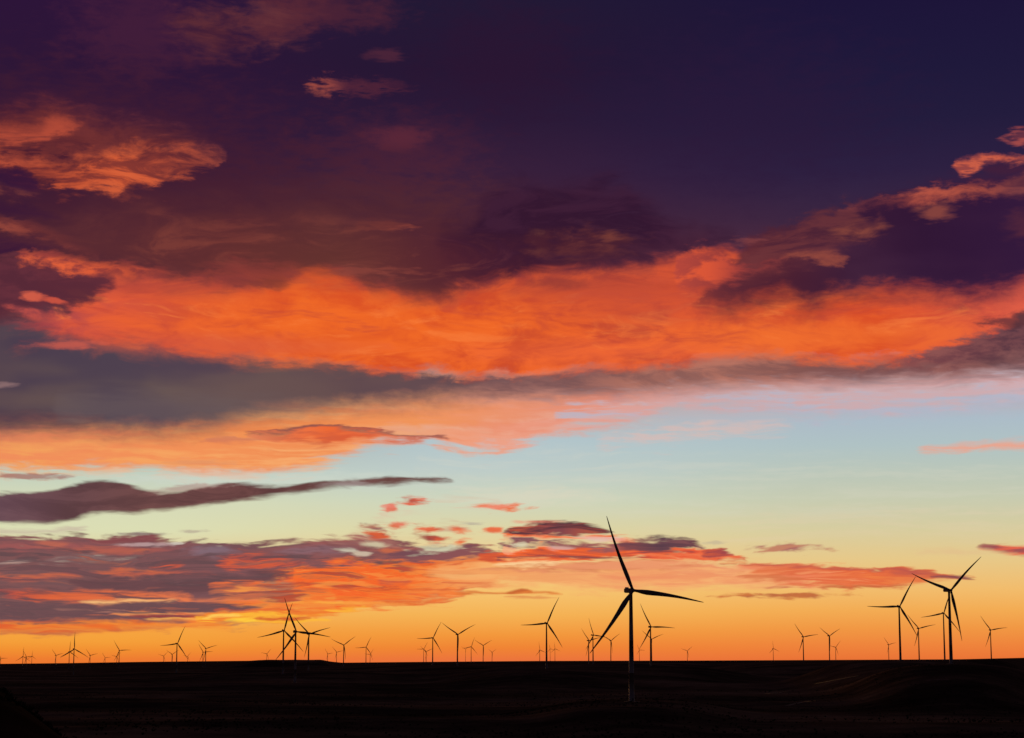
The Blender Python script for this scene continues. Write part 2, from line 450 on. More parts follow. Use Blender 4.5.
# its left wisps and the dark hollows between them
band([(0, 262), (20, 262), (60, 270), (105, 272), (118, 290), (80, 306), (118, 300)], [(0, 345), (30, 340), (60, 330), (90, 322), (118, 302)],
     (92, 42, 56), (72, 40, 62), 'puff', .4, .6, st=12, sb=16, amp=16, op=.0)
band([(0, 256), (40, 260), (80, 272), (112, 280)], [(0, 318), (40, 314), (80, 306), (112, 290)], (86, 40, 56), (100, 46, 60), 'puff', .4, .6, st=10, sb=12, amp=14, op=.95)
band([(20, 254), (35, 252), (60, 255), (90, 260), (125, 263), (165, 266)], [(20, 260), (45, 264), (70, 274), (95, 275), (125, 276), (165, 270)],
     [(20, (214, 92, 66)), (60, (226, 96, 62)), (110, (210, 86, 60)), (165, (150, 60, 56))], [(20, (160, 66, 60)), (165, (128, 50, 54))], 'edge', .42, .62, st=7, sb=9, amp=14)
puff(33, 297, 11, 4, (206, 90, 74), n='edge', soft=1.0, rot=0)
puff(56, 301, 12, 3, (196, 80, 68), n='edge', soft=1.0, rot=5)
puff(30, 313, 20, 5, (184, 78, 70), (150, 66, 70), 'edge', n='edge', soft=1.2, rot=12)
puff(68, 345, 26, 3.5, (200, 90, 80), n='edge', soft=1.2, rot=-3, op=.8)
puff(4, 385, 10, 2.5, (150, 116, 116), soft=1.2, rot=-6, op=.7)
# maroon bank overlapping the top of the orange
band([(0, 240), (60, 225), (110, 205), (200, 215), (300, 215), (420, 230), (500, 250), (600, 255), (700, 250)],
     [(0, 244), (60, 256), (110, 266), (160, 272), (187, 274), (240, 282), (277, 284), (300, 272), (342, 276), (385, 289), (425, 295), (470, 286), (502, 276), (560, 268), (640, 262), (700, 242)],
     [(110, (90, 42, 50)), (230, (98, 46, 48)), (330, (100, 50, 48)), (450, (86, 36, 48)), (560, (70, 28, 48)), (700, (86, 44, 66))],
     [(110, (104, 50, 52)), (230, (116, 54, 50)), (330, (118, 60, 52)), (450, (76, 30, 46)), (560, (62, 26, 50)), (700, (92, 46, 62))], 'wisp', .4, .66, st=60, sb=24, edge='puff', amp=26, op=.9)
band([(150, 215), (300, 222), (430, 228), (520, 262), (560, 262)], [(150, 262), (300, 270), (430, 286), (520, 272), (560, 268)], (134, 66, 56), st=30, sb=20, edge='puff', amp=16, op=.45, hole='wisp', hlo=.5, hhi=.68)
puff(255, 272, 36, 9, (150, 62, 56), n='mix', soft=1.9, op=.5)
puff(368, 271, 30, 4, (146, 70, 60), n='mix', na=2.0, soft=1.8, op=.55)
puff(560, 283, 26, 6, (140, 56, 52), n='edge', soft=1.3, op=.6)
close_group()
open_group('right_bank')
# ---- the dark bank on the right
band([(698, 300), (712, 285), (735, 262), (749, 238), (779, 227), (826, 210), (882, 196), (922, 184), (949, 179), (985, 172), (1024, 168)],
     [(698, 304), (715, 313), (740, 314), (765, 306), (782, 304), (809, 314), (832, 304), (870, 298), (916, 298), (966, 306), (1000, 298), (1024, 290)],
     [(698, (96, 42, 54)), (780, (76, 32, 50)), (850, (56, 26, 54)), (930, (48, 22, 54)), (1024, (50, 24, 60))],
     [(698, (120, 52, 52)), (780, (92, 40, 52)), (850, (66, 34, 60)), (930, (56, 28, 60)), (1024, (60, 30, 62))], 'big', .4, .66, st=14, sb=34, edge='edge', amp=14)
band([(735, 262), (775, 232), (826, 212), (850, 206), (880, 214), (872, 228)], [(735, 280), (775, 268), (820, 258), (850, 240), (880, 232)],
     (112, 54, 58), (78, 36, 54), 'wisp', .42, .6, st=16, sb=22, amp=20, op=.7)
band([(840, 208), (862, 202), (900, 196), (925, 186), (950, 184), (985, 184), (1024, 172)], [(840, 212), (870, 206), (900, 204), (925, 203), (950, 197), (985, 198), (1024, 194)],
     [(840, (124, 60, 60)), (900, (168, 78, 66)), (940, (190, 88, 68)), (985, (168, 78, 64)), (1024, (128, 64, 66))],
     [(840, (88, 40, 56)), (900, (120, 54, 58)), (940, (150, 66, 60)), (1024, (92, 44, 60))], 'wisp', .42, .6, st=8, sb=12, amp=14, op=.9)
puff(934, 212, 15, 6, (150, 76, 64), n='mix', soft=1.7, op=.7)
puff(855, 229, 20, 7, (140, 72, 60), (104, 50, 56), 'edge', n='mix', soft=1.8, op=.75)
band([(782, 258), (800, 251), (820, 250), (846, 256)], [(782, 262), (800, 258), (820, 264), (835, 267), (846, 262)], (154, 76, 62), (114, 54, 58), 'wisp', st=9, sb=6, amp=12, op=.8)
band([(680, 254), (700, 247), (718, 248), (735, 262), (760, 266), (785, 258)], [(680, 292), (705, 292), (725, 286), (745, 276), (785, 264)],
     [(680, (226, 90, 58)), (710, (216, 84, 60)), (740, (170, 66, 58)), (785, (130, 56, 58))], [(680, (178, 70, 60)), (740, (120, 50, 56)), (785, (96, 42, 54))], 'puff', .42, .6, st=10, sb=14, amp=16, op=.9)
puff(751, 240, 12, 3, (140, 70, 70), n='mix', na=1.8, soft=1.8, op=.6)
puff(1024, 226, 14, 10, (90, 42, 58), n='mix', soft=1.8, op=.6)
band([(955, 163), (965, 159), (990, 153), (1024, 156)], [(955, 170), (962, 176), (972, 175), (985, 163), (1024, 163)],
     (206, 94, 74), (150, 68, 66), 'fine', st=5, sb=6, amp=8, hole='fine', hlo=.25, hhi=.45)
band([(985, 164), (1005, 163), (1024, 164)], [(985, 172), (1005, 174), (1024, 172)], (66, 30, 58), st=6, sb=6, amp=6, op=.8)
puff(1024, 137, 15, 7, (160, 74, 72), (100, 48, 66), 'fine', n='mix', soft=1.2)
# dark streak at the right edge
band([(905, 356), (930, 350), (958, 342), (985, 334), (1005, 326), (1024, 314)], [(905, 366), (940, 368), (985, 362), (1024, 352)],
     [(905, (130, 76, 78)), (960, (108, 62, 70)), (1024, (82, 52, 66))], [(905, (150, 88, 84)), (1024, (112, 68, 74))], 'edge', st=7, sb=16, edge='edge', amp=14)
band([(975, 320), (1000, 316), (1024, 312)], [(975, 322), (1000, 326), (1024, 328)], (92, 50, 58), st=5, sb=5, amp=10, op=.8)

close_group()
open_group('pale_reach')
# ---- pale reach: faint pink wisps
band([(600, 438), (650, 428), (720, 422), (790, 426)], [(600, 444), (650, 446), (720, 438), (790, 430)], (228, 184, 172), st=14, sb=12, edge='low', amp=14, op=.6, hole='str', hlo=.35, hhi=.55)
band([(560, 408), (640, 398), (760, 392), (900, 396), (1024, 380)], [(560, 424), (640, 416), (760, 416), (900, 418), (1024, 404)], (174, 184, 204), st=12, sb=12, edge='low', amp=14, op=.7, hole='str', hlo=.44, hhi=.6)
band([(920, 447), (950, 445), (1000, 441), (1024, 440)], [(920, 450), (960, 452), (1000, 450), (1024, 449)], (242, 158, 128), st=8, sb=6, edge='low', amp=5, op=.85)
band([(380, 428), (420, 424), (455, 426), (490, 428)], [(380, 434), (420, 434), (455, 432), (490, 430)], (226, 186, 160), st=8, sb=8, edge='low', amp=8, op=.35)
band([(420, 455), (560, 450), (720, 455), (1024, 462)], [(420, 500), (560, 512), (720, 520), (1024, 516)], (218, 214, 196), st=20, sb=20, edge='low', amp=12, op=.22, hole='str', hlo=.42, hhi=.66)
band([(640, 520), (760, 515), (1024, 500)], [(640, 536), (760, 545), (1024, 540)], (228, 206, 172), st=14, sb=14, edge='low', amp=12, op=.25, hole='str', hlo=.4, hhi=.62)
puff(530, 497, 60, 8, (222, 214, 190), soft=1.7, op=.5)
puff(830, 400, 160, 14, (196, 178, 186), soft=1.7, op=.4)
puff(250, 480, 130, 8, (206, 214, 202), soft=1.6, op=.6)
# curl of red cloud under the peach
band([(250, 432), (280, 431), (300, 427), (330, 426), (360, 430), (395, 434), (447, 436)], [(250, 437), (285, 444), (330, 443), (360, 440), (395, 441), (447, 438)],
     [(250, (226, 130, 90)), (300, (206, 98, 70)), (360, (222, 92, 58)), (447, (190, 100, 84))], [(250, (240, 130, 84)), (330, (236, 104, 58)), (447, (210, 110, 90))], 'low', st=4, sb=8, edge='low', amp=9)
band([(246, 432), (270, 431), (300, 425), (330, 424), (360, 429), (400, 433), (447, 435)], [(246, 433), (270, 433.5), (300, 430), (330, 428), (360, 432), (400, 436), (447, 437.5)],
     (134, 78, 76), st=3, sb=4, edge='low', amp=6, op=.9)
band([(200, 440), (235, 437), (260, 438)], [(200, 441), (235, 443), (260, 441)], (206, 120, 92), st=3, sb=4, edge='low', amp=5, op=.7)
puff(34, 476, 34, 3, (160, 110, 104), soft=1.2, op=.8)
puff(200, 462, 26, 3, (222, 140, 100), soft=1.4, op=.6)

# ---- long lens cloud
band([(0, 493), (30, 492), (50, 490), (77, 483), (110, 480), (140, 488), (174, 492), (200, 487), (234, 483), (277, 486), (321, 481), (342, 480), (385, 477), (435, 477), (452, 479.5)],
     [(0, 523), (40, 524), (67, 521), (94, 515), (140, 513), (187, 508), (234, 502), (284, 495), (342, 488), (385, 485), (435, 482), (452, 481)],
     [(0, (100, 70, 82)), (70, (90, 60, 66)), (150, (98, 64, 66)), (250, (92, 58, 60)), (350, (104, 64, 62)), (452, (104, 72, 68))],
     [(0, (112, 80, 88)), (70, (106, 72, 76)), (150, (116, 76, 74)), (250, (112, 72, 70)), (452, (120, 84, 80))], 'wisp', .42, .62, st=3.5, sb=5, edge='low', amp=3)
puff(185, 488, 28, 3, (168, 122, 116), soft=1.3, op=.6, rot=-6)
puff(340, 485, 24, 2.2, (176, 164, 160), soft=1.3, op=.5, rot=-3)
band([(0, 529), (40, 530), (85, 527)], [(0, 534), (40, 534), (85, 530)], (196, 176, 158), st=4, sb=4, edge='low', amp=5, op=.7)
puff(146, 533, 22, 1.6, (150, 132, 126), soft=1.1, op=.9)
puff(194, 532, 14, 1.4, (180, 164, 146), soft=1.1, op=.7)

close_group()
open_group('lower_left_mass')
FLAME = True
# ---- lower-left mass
band([(0, 537), (60, 536), (100, 534), (140, 537), (165, 540), (200, 541), (245, 543), (300, 540), (342, 537), (380, 536), (402, 541), (440, 548), (480, 548), (509, 548)],
     [(0, 632), (60, 634), (110, 630), (160, 628), (205, 626), (260, 622), (300, 614), (342, 606), (380, 604), (420, 602), (455, 598), (475, 586), (509, 566)],
     [(0, (116, 82, 84)), (120, (118, 82, 84)), (230, (118, 80, 84)), (300, (124, 82, 84)), (380, (134, 84, 84)), (509, (140, 86, 84))],
     [(0, (140, 88, 86)), (120, (136, 86, 86)), (230, (134, 86, 88)), (300, (150, 88, 86)), (509, (180, 100, 88))], 'flat', .4, .6, st=5, sb=7, edge='low', amp=9)
# flame-coloured underside fan
band([(225, 596), (250, 586), (284, 571), (310, 566), (342, 562), (380, 560), (420, 561), (455, 556), (490, 552), (520, 552), (560, 552)],
     [(225, 598), (250, 604), (284, 610), (330, 610), (380, 606), (420, 604), (450, 600), (470, 592), (500, 582), (540, 572), (560, 560)],
     [(262, (240, 98, 48)), (320, (244, 98, 44)), (400, (242, 100, 44)), (470, (244, 120, 66)), (560, (240, 130, 84))],
     [(262, (246, 136, 60)), (320, (248, 124, 50)), (400, (248, 136, 54)), (470, (248, 168, 96)), (560, (246, 170, 110))], 'flat', .42, .6, st=6, sb=8, edge='low', amp=12)
band([(184, 620), (220, 600), (262, 594), (330, 592)], [(184, 628), (240, 620), (290, 614), (330, 612)], (240, 112, 50), (246, 150, 66), 'flat', st=12, sb=8, edge='low', amp=10)
# pieces of the mass, from the top down
band([(0, 541), (30, 539), (70, 540), (110, 542), (160, 546), (200, 548)], [(0, 551), (40, 551), (70, 552), (110, 554), (160, 553), (200, 550)],
     (162, 88, 86), (126, 80, 84), 'low', .4, .6, st=5, sb=6, edge='low', amp=8, op=.8)
puff(50, 543.5, 14, 3, (206, 104, 92), soft=1.4, op=.6)
puff(110, 549, 34, 3.5, (190, 92, 86), soft=1.4, op=.6)
band([(85, 539), (120, 537), (165, 538)], [(85, 541), (120, 543), (165, 543)], (134, 70, 74), st=3, sb=3, edge='low', amp=5, op=.8)
puff(150, 544, 28, 2, (206, 176, 174), soft=1.2, op=.6)
puff(176, 543.5, 8, 1.5, (214, 206, 190), soft=1.2, op=.7)
puff(14, 562, 16, 1.8, (178, 150, 140), soft=1.2, op=.8, rot=-4)
band([(40, 562), (60, 560), (80, 556), (95, 554), (115, 557), (140, 555)], [(40, 564), (60, 564), (85, 562), (115, 560), (140, 557)], (170, 152, 140), (140, 110, 108), 'fine', st=4, sb=5, edge='low', amp=7, op=.8, hole='flat', hlo=.34, hhi=.5)
close_group()
open_group('lower_left_pieces')
puff(212, 552, 20, 5, (134, 112, 124), soft=1.5, op=.7)
puff(318, 551, 30, 4, (140, 108, 118), soft=1.5, op=.7, rot=-4)
band([(330, 543), (360, 541), (400, 545)], [(330, 547), (360, 548), (400, 548)], (176, 118, 104), (140, 92, 92), 'flat', st=4, sb=4, edge='low', amp=6, op=.8)
puff(343, 551, 10, 2, (206, 200, 176), soft=1.2, op=.8)
puff(372, 545, 12, 3, (214, 206, 170), soft=1.3, op=.75)
puff(360, 555, 9, 2.2, (214, 196, 170), soft=1.2, op=.8)
puff(390, 551, 10, 3, (206, 100, 80), soft=1.3, op=.8)
band([(215, 562), (240, 556), (262, 554), (290, 555), (306, 560)], [(215, 564), (240, 569), (270, 568), (306, 562)], (226, 90, 64), (170, 78, 74), 'flat', .42, .6, st=6, sb=6, edge='low', amp=12, hole='flat', hlo=.36, hhi=.5)
band([(150, 566), (168, 561), (182, 563)], [(150, 567), (168, 568), (182, 567)], (226, 92, 74), (190, 80, 78), 'flat', st=4, sb=4, edge='low', amp=5)
band([(90, 572), (140, 570), (190, 572), (215, 574)], [(90, 575), (140, 577), (190, 577), (215, 576)], (208, 96, 78), (164, 84, 80), 'flat', st=4, sb=4, edge='low', amp=5, op=.85)
band([(0, 573), (30, 576), (60, 572), (80, 574)], [(0, 580), (30, 582), (60, 578), (80, 577)], (206, 98, 82), (160, 84, 82), 'flat', st=4, sb=5, edge='low', amp=6, op=.85)
band([(70, 580), (120, 577), (180, 577), (240, 574), (290, 571)], [(70, 585), (120, 592), (180, 594), (230, 592), (250, 584), (290, 577)], (108, 72, 76), (98, 66, 72), 'flat', st=5, sb=5, edge='low', amp=7, op=.9)
band([(210, 584), (235, 580), (262, 580)], [(210, 586), (235, 585), (262, 584)], (242, 110, 74), st=3, sb=3, edge='low', amp=5, op=.85)
puff(276, 586, 18, 4, (150, 126, 104), soft=1.3, op=.85)
band([(214, 588), (250, 586), (290, 590)], [(214, 598), (250, 600), (290, 596)], (190, 102, 88), (150, 88, 84), 'flat', st=6, sb=6, edge='low', amp=6, op=.8)
band([(0, 590), (40, 589), (90, 590), (140, 592), (190, 594)], [(0, 596), (40, 602), (80, 602), (130, 600), (190, 600)],
     [(0, (184, 78, 70)), (60, (228, 98, 70)), (190, (226, 112, 84))], [(0, (150, 70, 72)), (60, (200, 86, 72)), (190, (190, 96, 86))], 'flat', st=5, sb=5, edge='low', amp=6)
band([(80, 601), (105, 599), (140, 598), (175, 599)], [(80, 602), (110, 603.5), (145, 602.5), (175, 601)], (244, 190, 124), (236, 150, 96), 'flat', st=3, sb=3, edge='low', amp=3)
band([(140, 596), (200, 598), (260, 599), (300, 598)], [(140, 599), (200, 600.5), (260, 602), (300, 601)], (242, 130, 80), st=3, sb=3, edge='low', amp=4, op=.8)
close_group()
open_group('lower_left_lines')
band([(0, 604), (40, 602), (80, 604), (130, 603), (190, 602), (240, 604), (262, 606)], [(0, 622), (60, 621), (130, 618), (190, 614), (240, 612), (262, 608)],
     (108, 76, 80), (120, 82, 84), 'flat', .42, .6, st=4, sb=5, edge='low', amp=6)
band([(55, 608.6), (90, 609), (125, 610)], [(55, 609.8), (90, 610.8), (125, 612)], (196, 130, 112), st=2.5, sb=2.5, edge='low', amp=2, op=.85)
band([(110, 613), (130, 611.5), (165, 612), (205, 612.5)], [(110, 614.5), (140, 615.5), (165, 615), (205, 614.5)], (246, 120, 80), (250, 168, 100), 'flat', st=2.5, sb=3, edge='low', amp=3)
band([(130, 615), (165, 614.5), (205, 615)], [(130, 617), (165, 618), (205, 617.5)], (150, 56, 60), st=2.5, sb=2.5, edge='low', amp=2, op=.8)
band([(146, 618), (175, 617.8), (210, 618)], [(146, 619.4), (175, 620), (210, 620)], (252, 176, 84), st=2, sb=2.5, edge='low', amp=2)
band([(0, 622), (60, 621), (120, 620), (180, 621), (230, 624)], [(0, 633), (60, 634), (120, 631), (180, 629), (230, 628)],
     [(0, (228, 98, 48)), (100, (238, 110, 44)), (230, (244, 136, 48))], [(0, (240, 122, 60)), (230, (246, 144, 56))], 'flat', st=4, sb=8, edge='low', amp=4, op=.95)
# brightest streaks, over the sun
band([(198, 615), (230, 613), (262, 612), (300, 610), (340, 606), (370, 604)], [(198, 620), (230, 622), (270, 621), (310, 618), (340, 612), (370, 606)],
     (252, 180, 58), (240, 126, 50), 'flat', .42, .58, st=4, sb=4, edge='low', amp=8)
band([(204, 617), (225, 614.5), (240, 615)], [(204, 618.5), (225, 617), (240, 617)], (255, 205, 92), st=2.5, sb=2.5, edge='low', amp=3)
band([(225, 619), (250, 617.5), (280, 618), (312, 618), (330, 619)], [(225, 621), (250, 622.5), (280, 622), (312, 621.5), (330, 620.5)], (255, 210, 66), (254, 186, 60), 'flat', st=2.5, sb=3, edge='low', amp=3)
band([(255, 617.5), (285, 616.8), (310, 617.5)], [(255, 619), (285, 619.6), (310, 619)], (206, 74, 44), st=2.5, sb=2.5, edge='low', amp=2.5)
band([(215, 609.5), (260, 609), (300, 611)], [(215, 611), (260, 611.5), (300, 612.5)], (226, 92, 48), st=2.5, sb=2.5, edge='low', amp=4, op=.8)
puff(330, 603, 30, 1.6, (252, 176, 70), soft=1.2, op=.8)
puff(380, 603, 30, 2.2, (246, 158, 72), soft=1.4, op=.7)
band([(0, 545), (110, 545), (215, 550), (330, 548), (420, 552)], [(0, 622), (110, 622), (215, 612), (300, 600), (420, 566)], (96, 72, 78), st=8, sb=6, edge='low', amp=8, op=.85, hole='flat', hlo=.48, hhi=.62)
band([(0, 545), (110, 545), (215, 552), (330, 556), (420, 560)], [(0, 616), (110, 616), (215, 608), (300, 600), (420, 580)], [(0, (190, 98, 88)), (150, (200, 100, 84)), (300, (236, 104, 66)), (420, (240, 110, 60))], st=8, sb=6, edge='low', amp=8, op=.6, hole='flat', hlo=.42, hhi=.3)
band([(0, 560), (110, 560), (215, 566), (300, 560)], [(0, 622), (110, 622), (215, 610), (300, 600)], [(0, (124, 80, 84)), (300, (128, 82, 84))], st=6, sb=6, edge='low', amp=8, op=.6, hole='flat', hlo=.55, hhi=.68)
close_group()
open_group('fan_streaks')
# streaks in the fan
band([(262, 586), (310, 583), (360, 584), (400, 586)], [(262, 588), (310, 587), (360, 588), (400, 588)], (150, 66, 62), (220, 86, 52), 'flat', st=3, sb=4, edge='low', amp=5, op=.85)
band([(380, 580), (400, 579), (412, 581)], [(380, 583), (400, 584), (412, 582)], (180, 84, 70), st=3, sb=3, edge='low', amp=4, op=.7)
band([(424, 574), (450, 573), (480, 575)], [(424, 576.5), (450, 577.5), (480, 576.5)], (186, 98, 76), (220, 110, 70), 'flat', st=3, sb=3, edge='low', amp=4)
band([(340, 590), (400, 588.5), (466, 589)], [(340, 591), (400, 590.5), (466, 591)], (206, 74, 44), st=2.5, sb=2.5, edge='low', amp=4, op=.7)
band([(385, 601), (420, 601.5), (455, 600.5)], [(385, 603), (420, 603.5), (455, 602)], (222, 88, 44), st=2.5, sb=3, edge='low', amp=3, op=.9)
band([(400, 592), (440, 593), (480, 592), (530, 590)], [(400, 594), (440, 595.5), (480, 594), (530, 592)], (238, 132, 66), st=3, sb=3, edge='low', amp=4, op=.6)
band([(225, 594), (262, 580), (310, 567), (400, 563), (500, 556)], [(225, 596), (262, 602), (330, 608), (420, 602), (500, 578)], [(262, (196, 74, 52)), (400, (206, 72, 48)), (500, (220, 96, 70))], st=6, sb=5, edge='low', amp=8, op=.75, hole='flat', hlo=.52, hhi=.64)
band([(225, 594), (262, 580), (310, 567), (400, 563), (500, 556)], [(225, 596), (262, 602), (330, 608), (420, 602), (500, 578)], [(262, (250, 160, 74)), (400, (248, 140, 64)), (500, (248, 170, 104))], st=6, sb=5, edge='low', amp=8, op=.7, hole='flat', hlo=.45, hhi=.34)
# mauve roof of the fan
band([(384, 556), (402, 551), (430, 547), (460, 548), (495, 549), (508, 550)], [(384, 558), (402, 560), (430, 563), (460, 561), (490, 556), (508, 552)],
     (120, 76, 84), (140, 84, 86), 'flat', st=4, sb=4, edge='low', amp=7)
band([(400, 562), (430, 563.5), (460, 561), (490, 556), (520, 553)], [(400, 564), (430, 566), (460, 564.5), (490, 561), (520, 556)], (196, 66, 46), (240, 104, 56), 'flat', st=2.5, sb=3, edge='low', amp=5)

close_group()
open_group('middle_clouds')
# ---- middle clouds behind the nearest turbine
band([(430, 570), (470, 562), (500, 557), (560, 562), (640, 560), (720, 562), (800, 566), (860, 572)], [(430, 574), (470, 582), (500, 584), (580, 590), (660, 590), (720, 588), (800, 588), (860, 584)],
     [(500, (246, 180, 112)), (620, (246, 164, 104)), (740, (246, 168, 112)), (860, (244, 176, 112))], [(500, (240, 158, 96)), (620, (240, 148, 100)), (740, (238, 148, 104)), (860, (242, 180, 116))],
     'flat', .4, .6, st=10, sb=10, edge='low', amp=8, op=.85)
band([(482, 552), (510, 549), (560, 546), (610, 545), (650, 548), (690, 552), (745, 558)], [(482, 560), (510, 560), (560, 560), (600, 558), (640, 559), (690, 560), (745, 560)],
     (240, 96, 62), (206, 80, 66), 'flat', .42, .58, st=4, sb=5, edge='low', amp=8)
band([(496, 563), (530, 561), (560, 562)], [(496, 566), (530, 567), (560, 565)], (250, 206, 150), st=3, sb=3, edge='low', amp=4, op=.9)
band([(482, 568), (520, 567), (560, 565), (600, 561), (650, 560), (690, 563), (730, 566)], [(482, 570), (520, 571), (560, 571), (610, 571), (650, 571), (690, 569), (730, 568)],
     [(482, (206, 120, 90)), (580, (206, 112, 90)), (660, (216, 118, 92)), (730, (232, 140, 104))], [(482, (226, 140, 100)), (730, (240, 156, 110))], 'flat', st=4, sb=5, edge='low', amp=6, op=.9)
band([(500, 541), (520, 538), (545, 541), (580, 543), (620, 547)], [(500, 545), (520, 545), (545, 547), (580, 549), (620, 550)], (130, 82, 88), (160, 96, 92), 'flat', st=4, sb=4, edge='low', amp=8)
puff(522, 545, 7, 2, (224, 216, 180), soft=1.2, op=.8)
puff(560, 548, 12, 2, (214, 170, 160), soft=1.3, op=.8)
band([(503, 533), (520, 531), (560, 533), (610, 536), (640, 540)], [(503, 537), (525, 538), (560, 540), (600, 540), (640, 544)], (238, 96, 64), (246, 150, 108), 'flat', st=3, sb=4, edge='low', amp=6)
puff(600, 539, 16, 3, (226, 190, 180), soft=1.3, op=.7)
band([(503, 531), (515, 527), (540, 522), (565, 521), (590, 523), (608, 529), (614, 533)], [(503, 533), (520, 534), (550, 534), (580, 533), (600, 534), (614, 534)],
     [(503, (110, 58, 62)), (545, (88, 52, 62)), (614, (104, 56, 62))], [(503, (206, 84, 64)), (560, (130, 70, 76)), (614, (206, 90, 66))], 'flat', .45, .62, st=4, sb=3, edge='low', amp=7)
puff(540, 522, 22, 1.5, (236, 140, 116), soft=1.4, op=.6)
close_group()
open_group('middle_lines')
band([(618, 542), (636, 538), (664, 537), (685, 539), (702, 546), (710, 550)], [(618, 548), (636, 551), (655, 553), (680, 551), (700, 549), (710, 551)],
     [(618, (120, 70, 76)), (660, (84, 58, 72)), (710, (120, 74, 78))], [(618, (150, 80, 76)), (660, (106, 70, 78)), (710, (150, 90, 88))], 'flat', st=4, sb=3, edge='low', amp=7)
band([(630, 551), (655, 554), (680, 551), (705, 549), (722, 552), (742, 557)], [(630, 555), (660, 560), (700, 561), (722, 560), (742, 559)], (240, 116, 88), (232, 84, 66), 'flat', st=3, sb=4, edge='low', amp=6)
band([(704, 551), (718, 550), (732, 553)], [(704, 556), (718, 557), (732, 556)], (160, 72, 74), (206, 84, 72), 'flat', st=3, sb=3, edge='low', amp=5)
puff(712, 542, 12, 1.5, (196, 180, 150), soft=1.2, op=.7)
band([(600, 574), (680, 572), (760, 577), (830, 580)], [(600, 580), (680, 580), (760, 580), (830, 582)], (236, 140, 96), st=4, sb=5, edge='low', amp=6, op=.6)
# thin red line with a bump
band([(455, 593), (480, 592), (500, 592.5), (515, 589), (524, 588), (532, 591), (560, 593)], [(455, 594), (480, 594.5), (500, 594.5), (524, 593.5), (560, 594.5)], (226, 116, 66), (200, 96, 62), 'flat', st=2.5, sb=2.5, edge='low', amp=2)
band([(505, 597), (520, 596), (556, 597)], [(505, 598.5), (520, 599), (556, 598.5)], (222, 136, 78), st=2.5, sb=2.5, edge='low', amp=3, op=.8)
band([(500, 538), (560, 541), (640, 549), (700, 553), (742, 557)], [(500, 562), (560, 562), (640, 560), (700, 561), (742, 559)], (124, 70, 74), st=4, sb=4, edge='low', amp=6, op=.8, hole='flat', hlo=.54, hhi=.66)
band([(510, 536), (560, 538), (640, 551), (720, 554)], [(510, 562), (560, 560), (640, 560), (720, 560)], (250, 170, 130), st=4, sb=4, edge='low', amp=6, op=.7, hole='flat', hlo=.42, hhi=.32)
band([(505, 526), (545, 523), (590, 526), (612, 533)], [(505, 534), (560, 535), (612, 534)], (214, 84, 62), st=3, sb=3, edge='low', amp=6, op=.8, hole='flat', hlo=.42, hhi=.32)
close_group()
open_group('small_puffs')
# puffs
band([(352, 530), (380, 522), (430, 524), (470, 528)], [(352, 540), (380, 544), (430, 546), (470, 540)], (200, 146, 124), st=8, sb=8, edge='low', amp=10, op=.55, hole='flat', hlo=.46, hhi=.62)
band([(376, 512), (400, 500), (440, 500), (500, 502)], [(376, 518), (400, 514), (440, 508), (500, 510)], (222, 186, 160), st=8, sb=8, edge='low', amp=8, op=.5, hole='flat', hlo=.44, hhi=.6)
for (x, y, rx, ry, c1, c2, r_) in [
        (413, 502, 12, 3.4, (226, 96, 84), (190, 80, 80), -5), (391, 509, 7, 3.4, (232, 130, 110), (220, 110, 98), 0),
        (396, 526, 10, 3, (234, 130, 108), (220, 110, 92), -4), (378, 536, 10, 4, (214, 88, 68), (160, 84, 80), 4), (372, 528, 10, 2.2, (140, 100, 98), (190, 110, 100), 6),
        (427, 530, 10, 3, (196, 74, 66), (230, 104, 84), 6), (430, 537.5, 13, 3.6, (226, 88, 66), (160, 74, 66), 6),
        (458, 529.5, 7, 3, (236, 116, 90), (220, 100, 84), 0), (461, 543, 6, 2.6, (240, 124, 90), (226, 104, 80), -6),
        (503, 506.5, 18, 3.2, (234, 110, 84), (238, 140, 112), 1), (492, 531, 8, 3.2, (238, 112, 84), (226, 96, 76), -3),
        (473, 523, 10, 1.4, (186, 176, 150), (196, 186, 160), 0), (440, 549, 22, 3, (190, 184, 156), (214, 210, 176), -4),
        (787, 548.5, 27, 3.2, (196, 124, 112), (168, 100, 98), 1), (786, 596, 40, 2.2, (206, 112, 74), (186, 96, 74), 0),
        (785, 588, 12, 1.2, (214, 132, 90), (214, 132, 90), 0)]:
    puff(x, y, rx, ry, c1, c2, 'low', rot=r_, soft=1.5, n='mix', na=1.7)
close_group()
open_group('coral')
# ---- coral cloud to the right
band([(738, 562), (780, 563), (815, 564.5), (850, 567), (880, 569), (900, 569), (942, 571.5), (962, 576), (975, 578)],
     [(738, 566), (760, 576), (780, 582), (815, 586), (842, 588), (880, 588), (905, 586), (935, 581), (962, 580), (975, 579)],
     [(738, (228, 116, 82)), (800, (222, 98, 76)), (870, (230, 100, 72)), (975, (190, 90, 84))], [(738, (240, 146, 104)), (800, (236, 128, 88)), (870, (240, 122, 78)), (975, (214, 104, 84))],
     'flat', .42, .62, st=3, sb=5, edge='low', amp=6)
band([(742, 562), (790, 564), (815, 565), (870, 568.5), (905, 570), (942, 573)], [(742, 565), (790, 567.5), (815, 568.5), (870, 571), (905, 573), (942, 575)], (178, 82, 78), (206, 94, 80), 'flat', st=3, sb=3, edge='low', amp=4, op=.8)
band([(745, 566), (815, 570), (900, 575), (950, 577)], [(745, 574), (815, 584), (900, 586), (950, 580)], (246, 156, 104), st=4, sb=4, edge='low', amp=6, op=.7, hole='flat', hlo=.46, hhi=.34)
band([(820, 586), (850, 585.5), (905, 585)], [(820, 588), (850, 588.5), (905, 587)], (196, 84, 66), st=2.5, sb=2.5, edge='low', amp=3, op=.85)
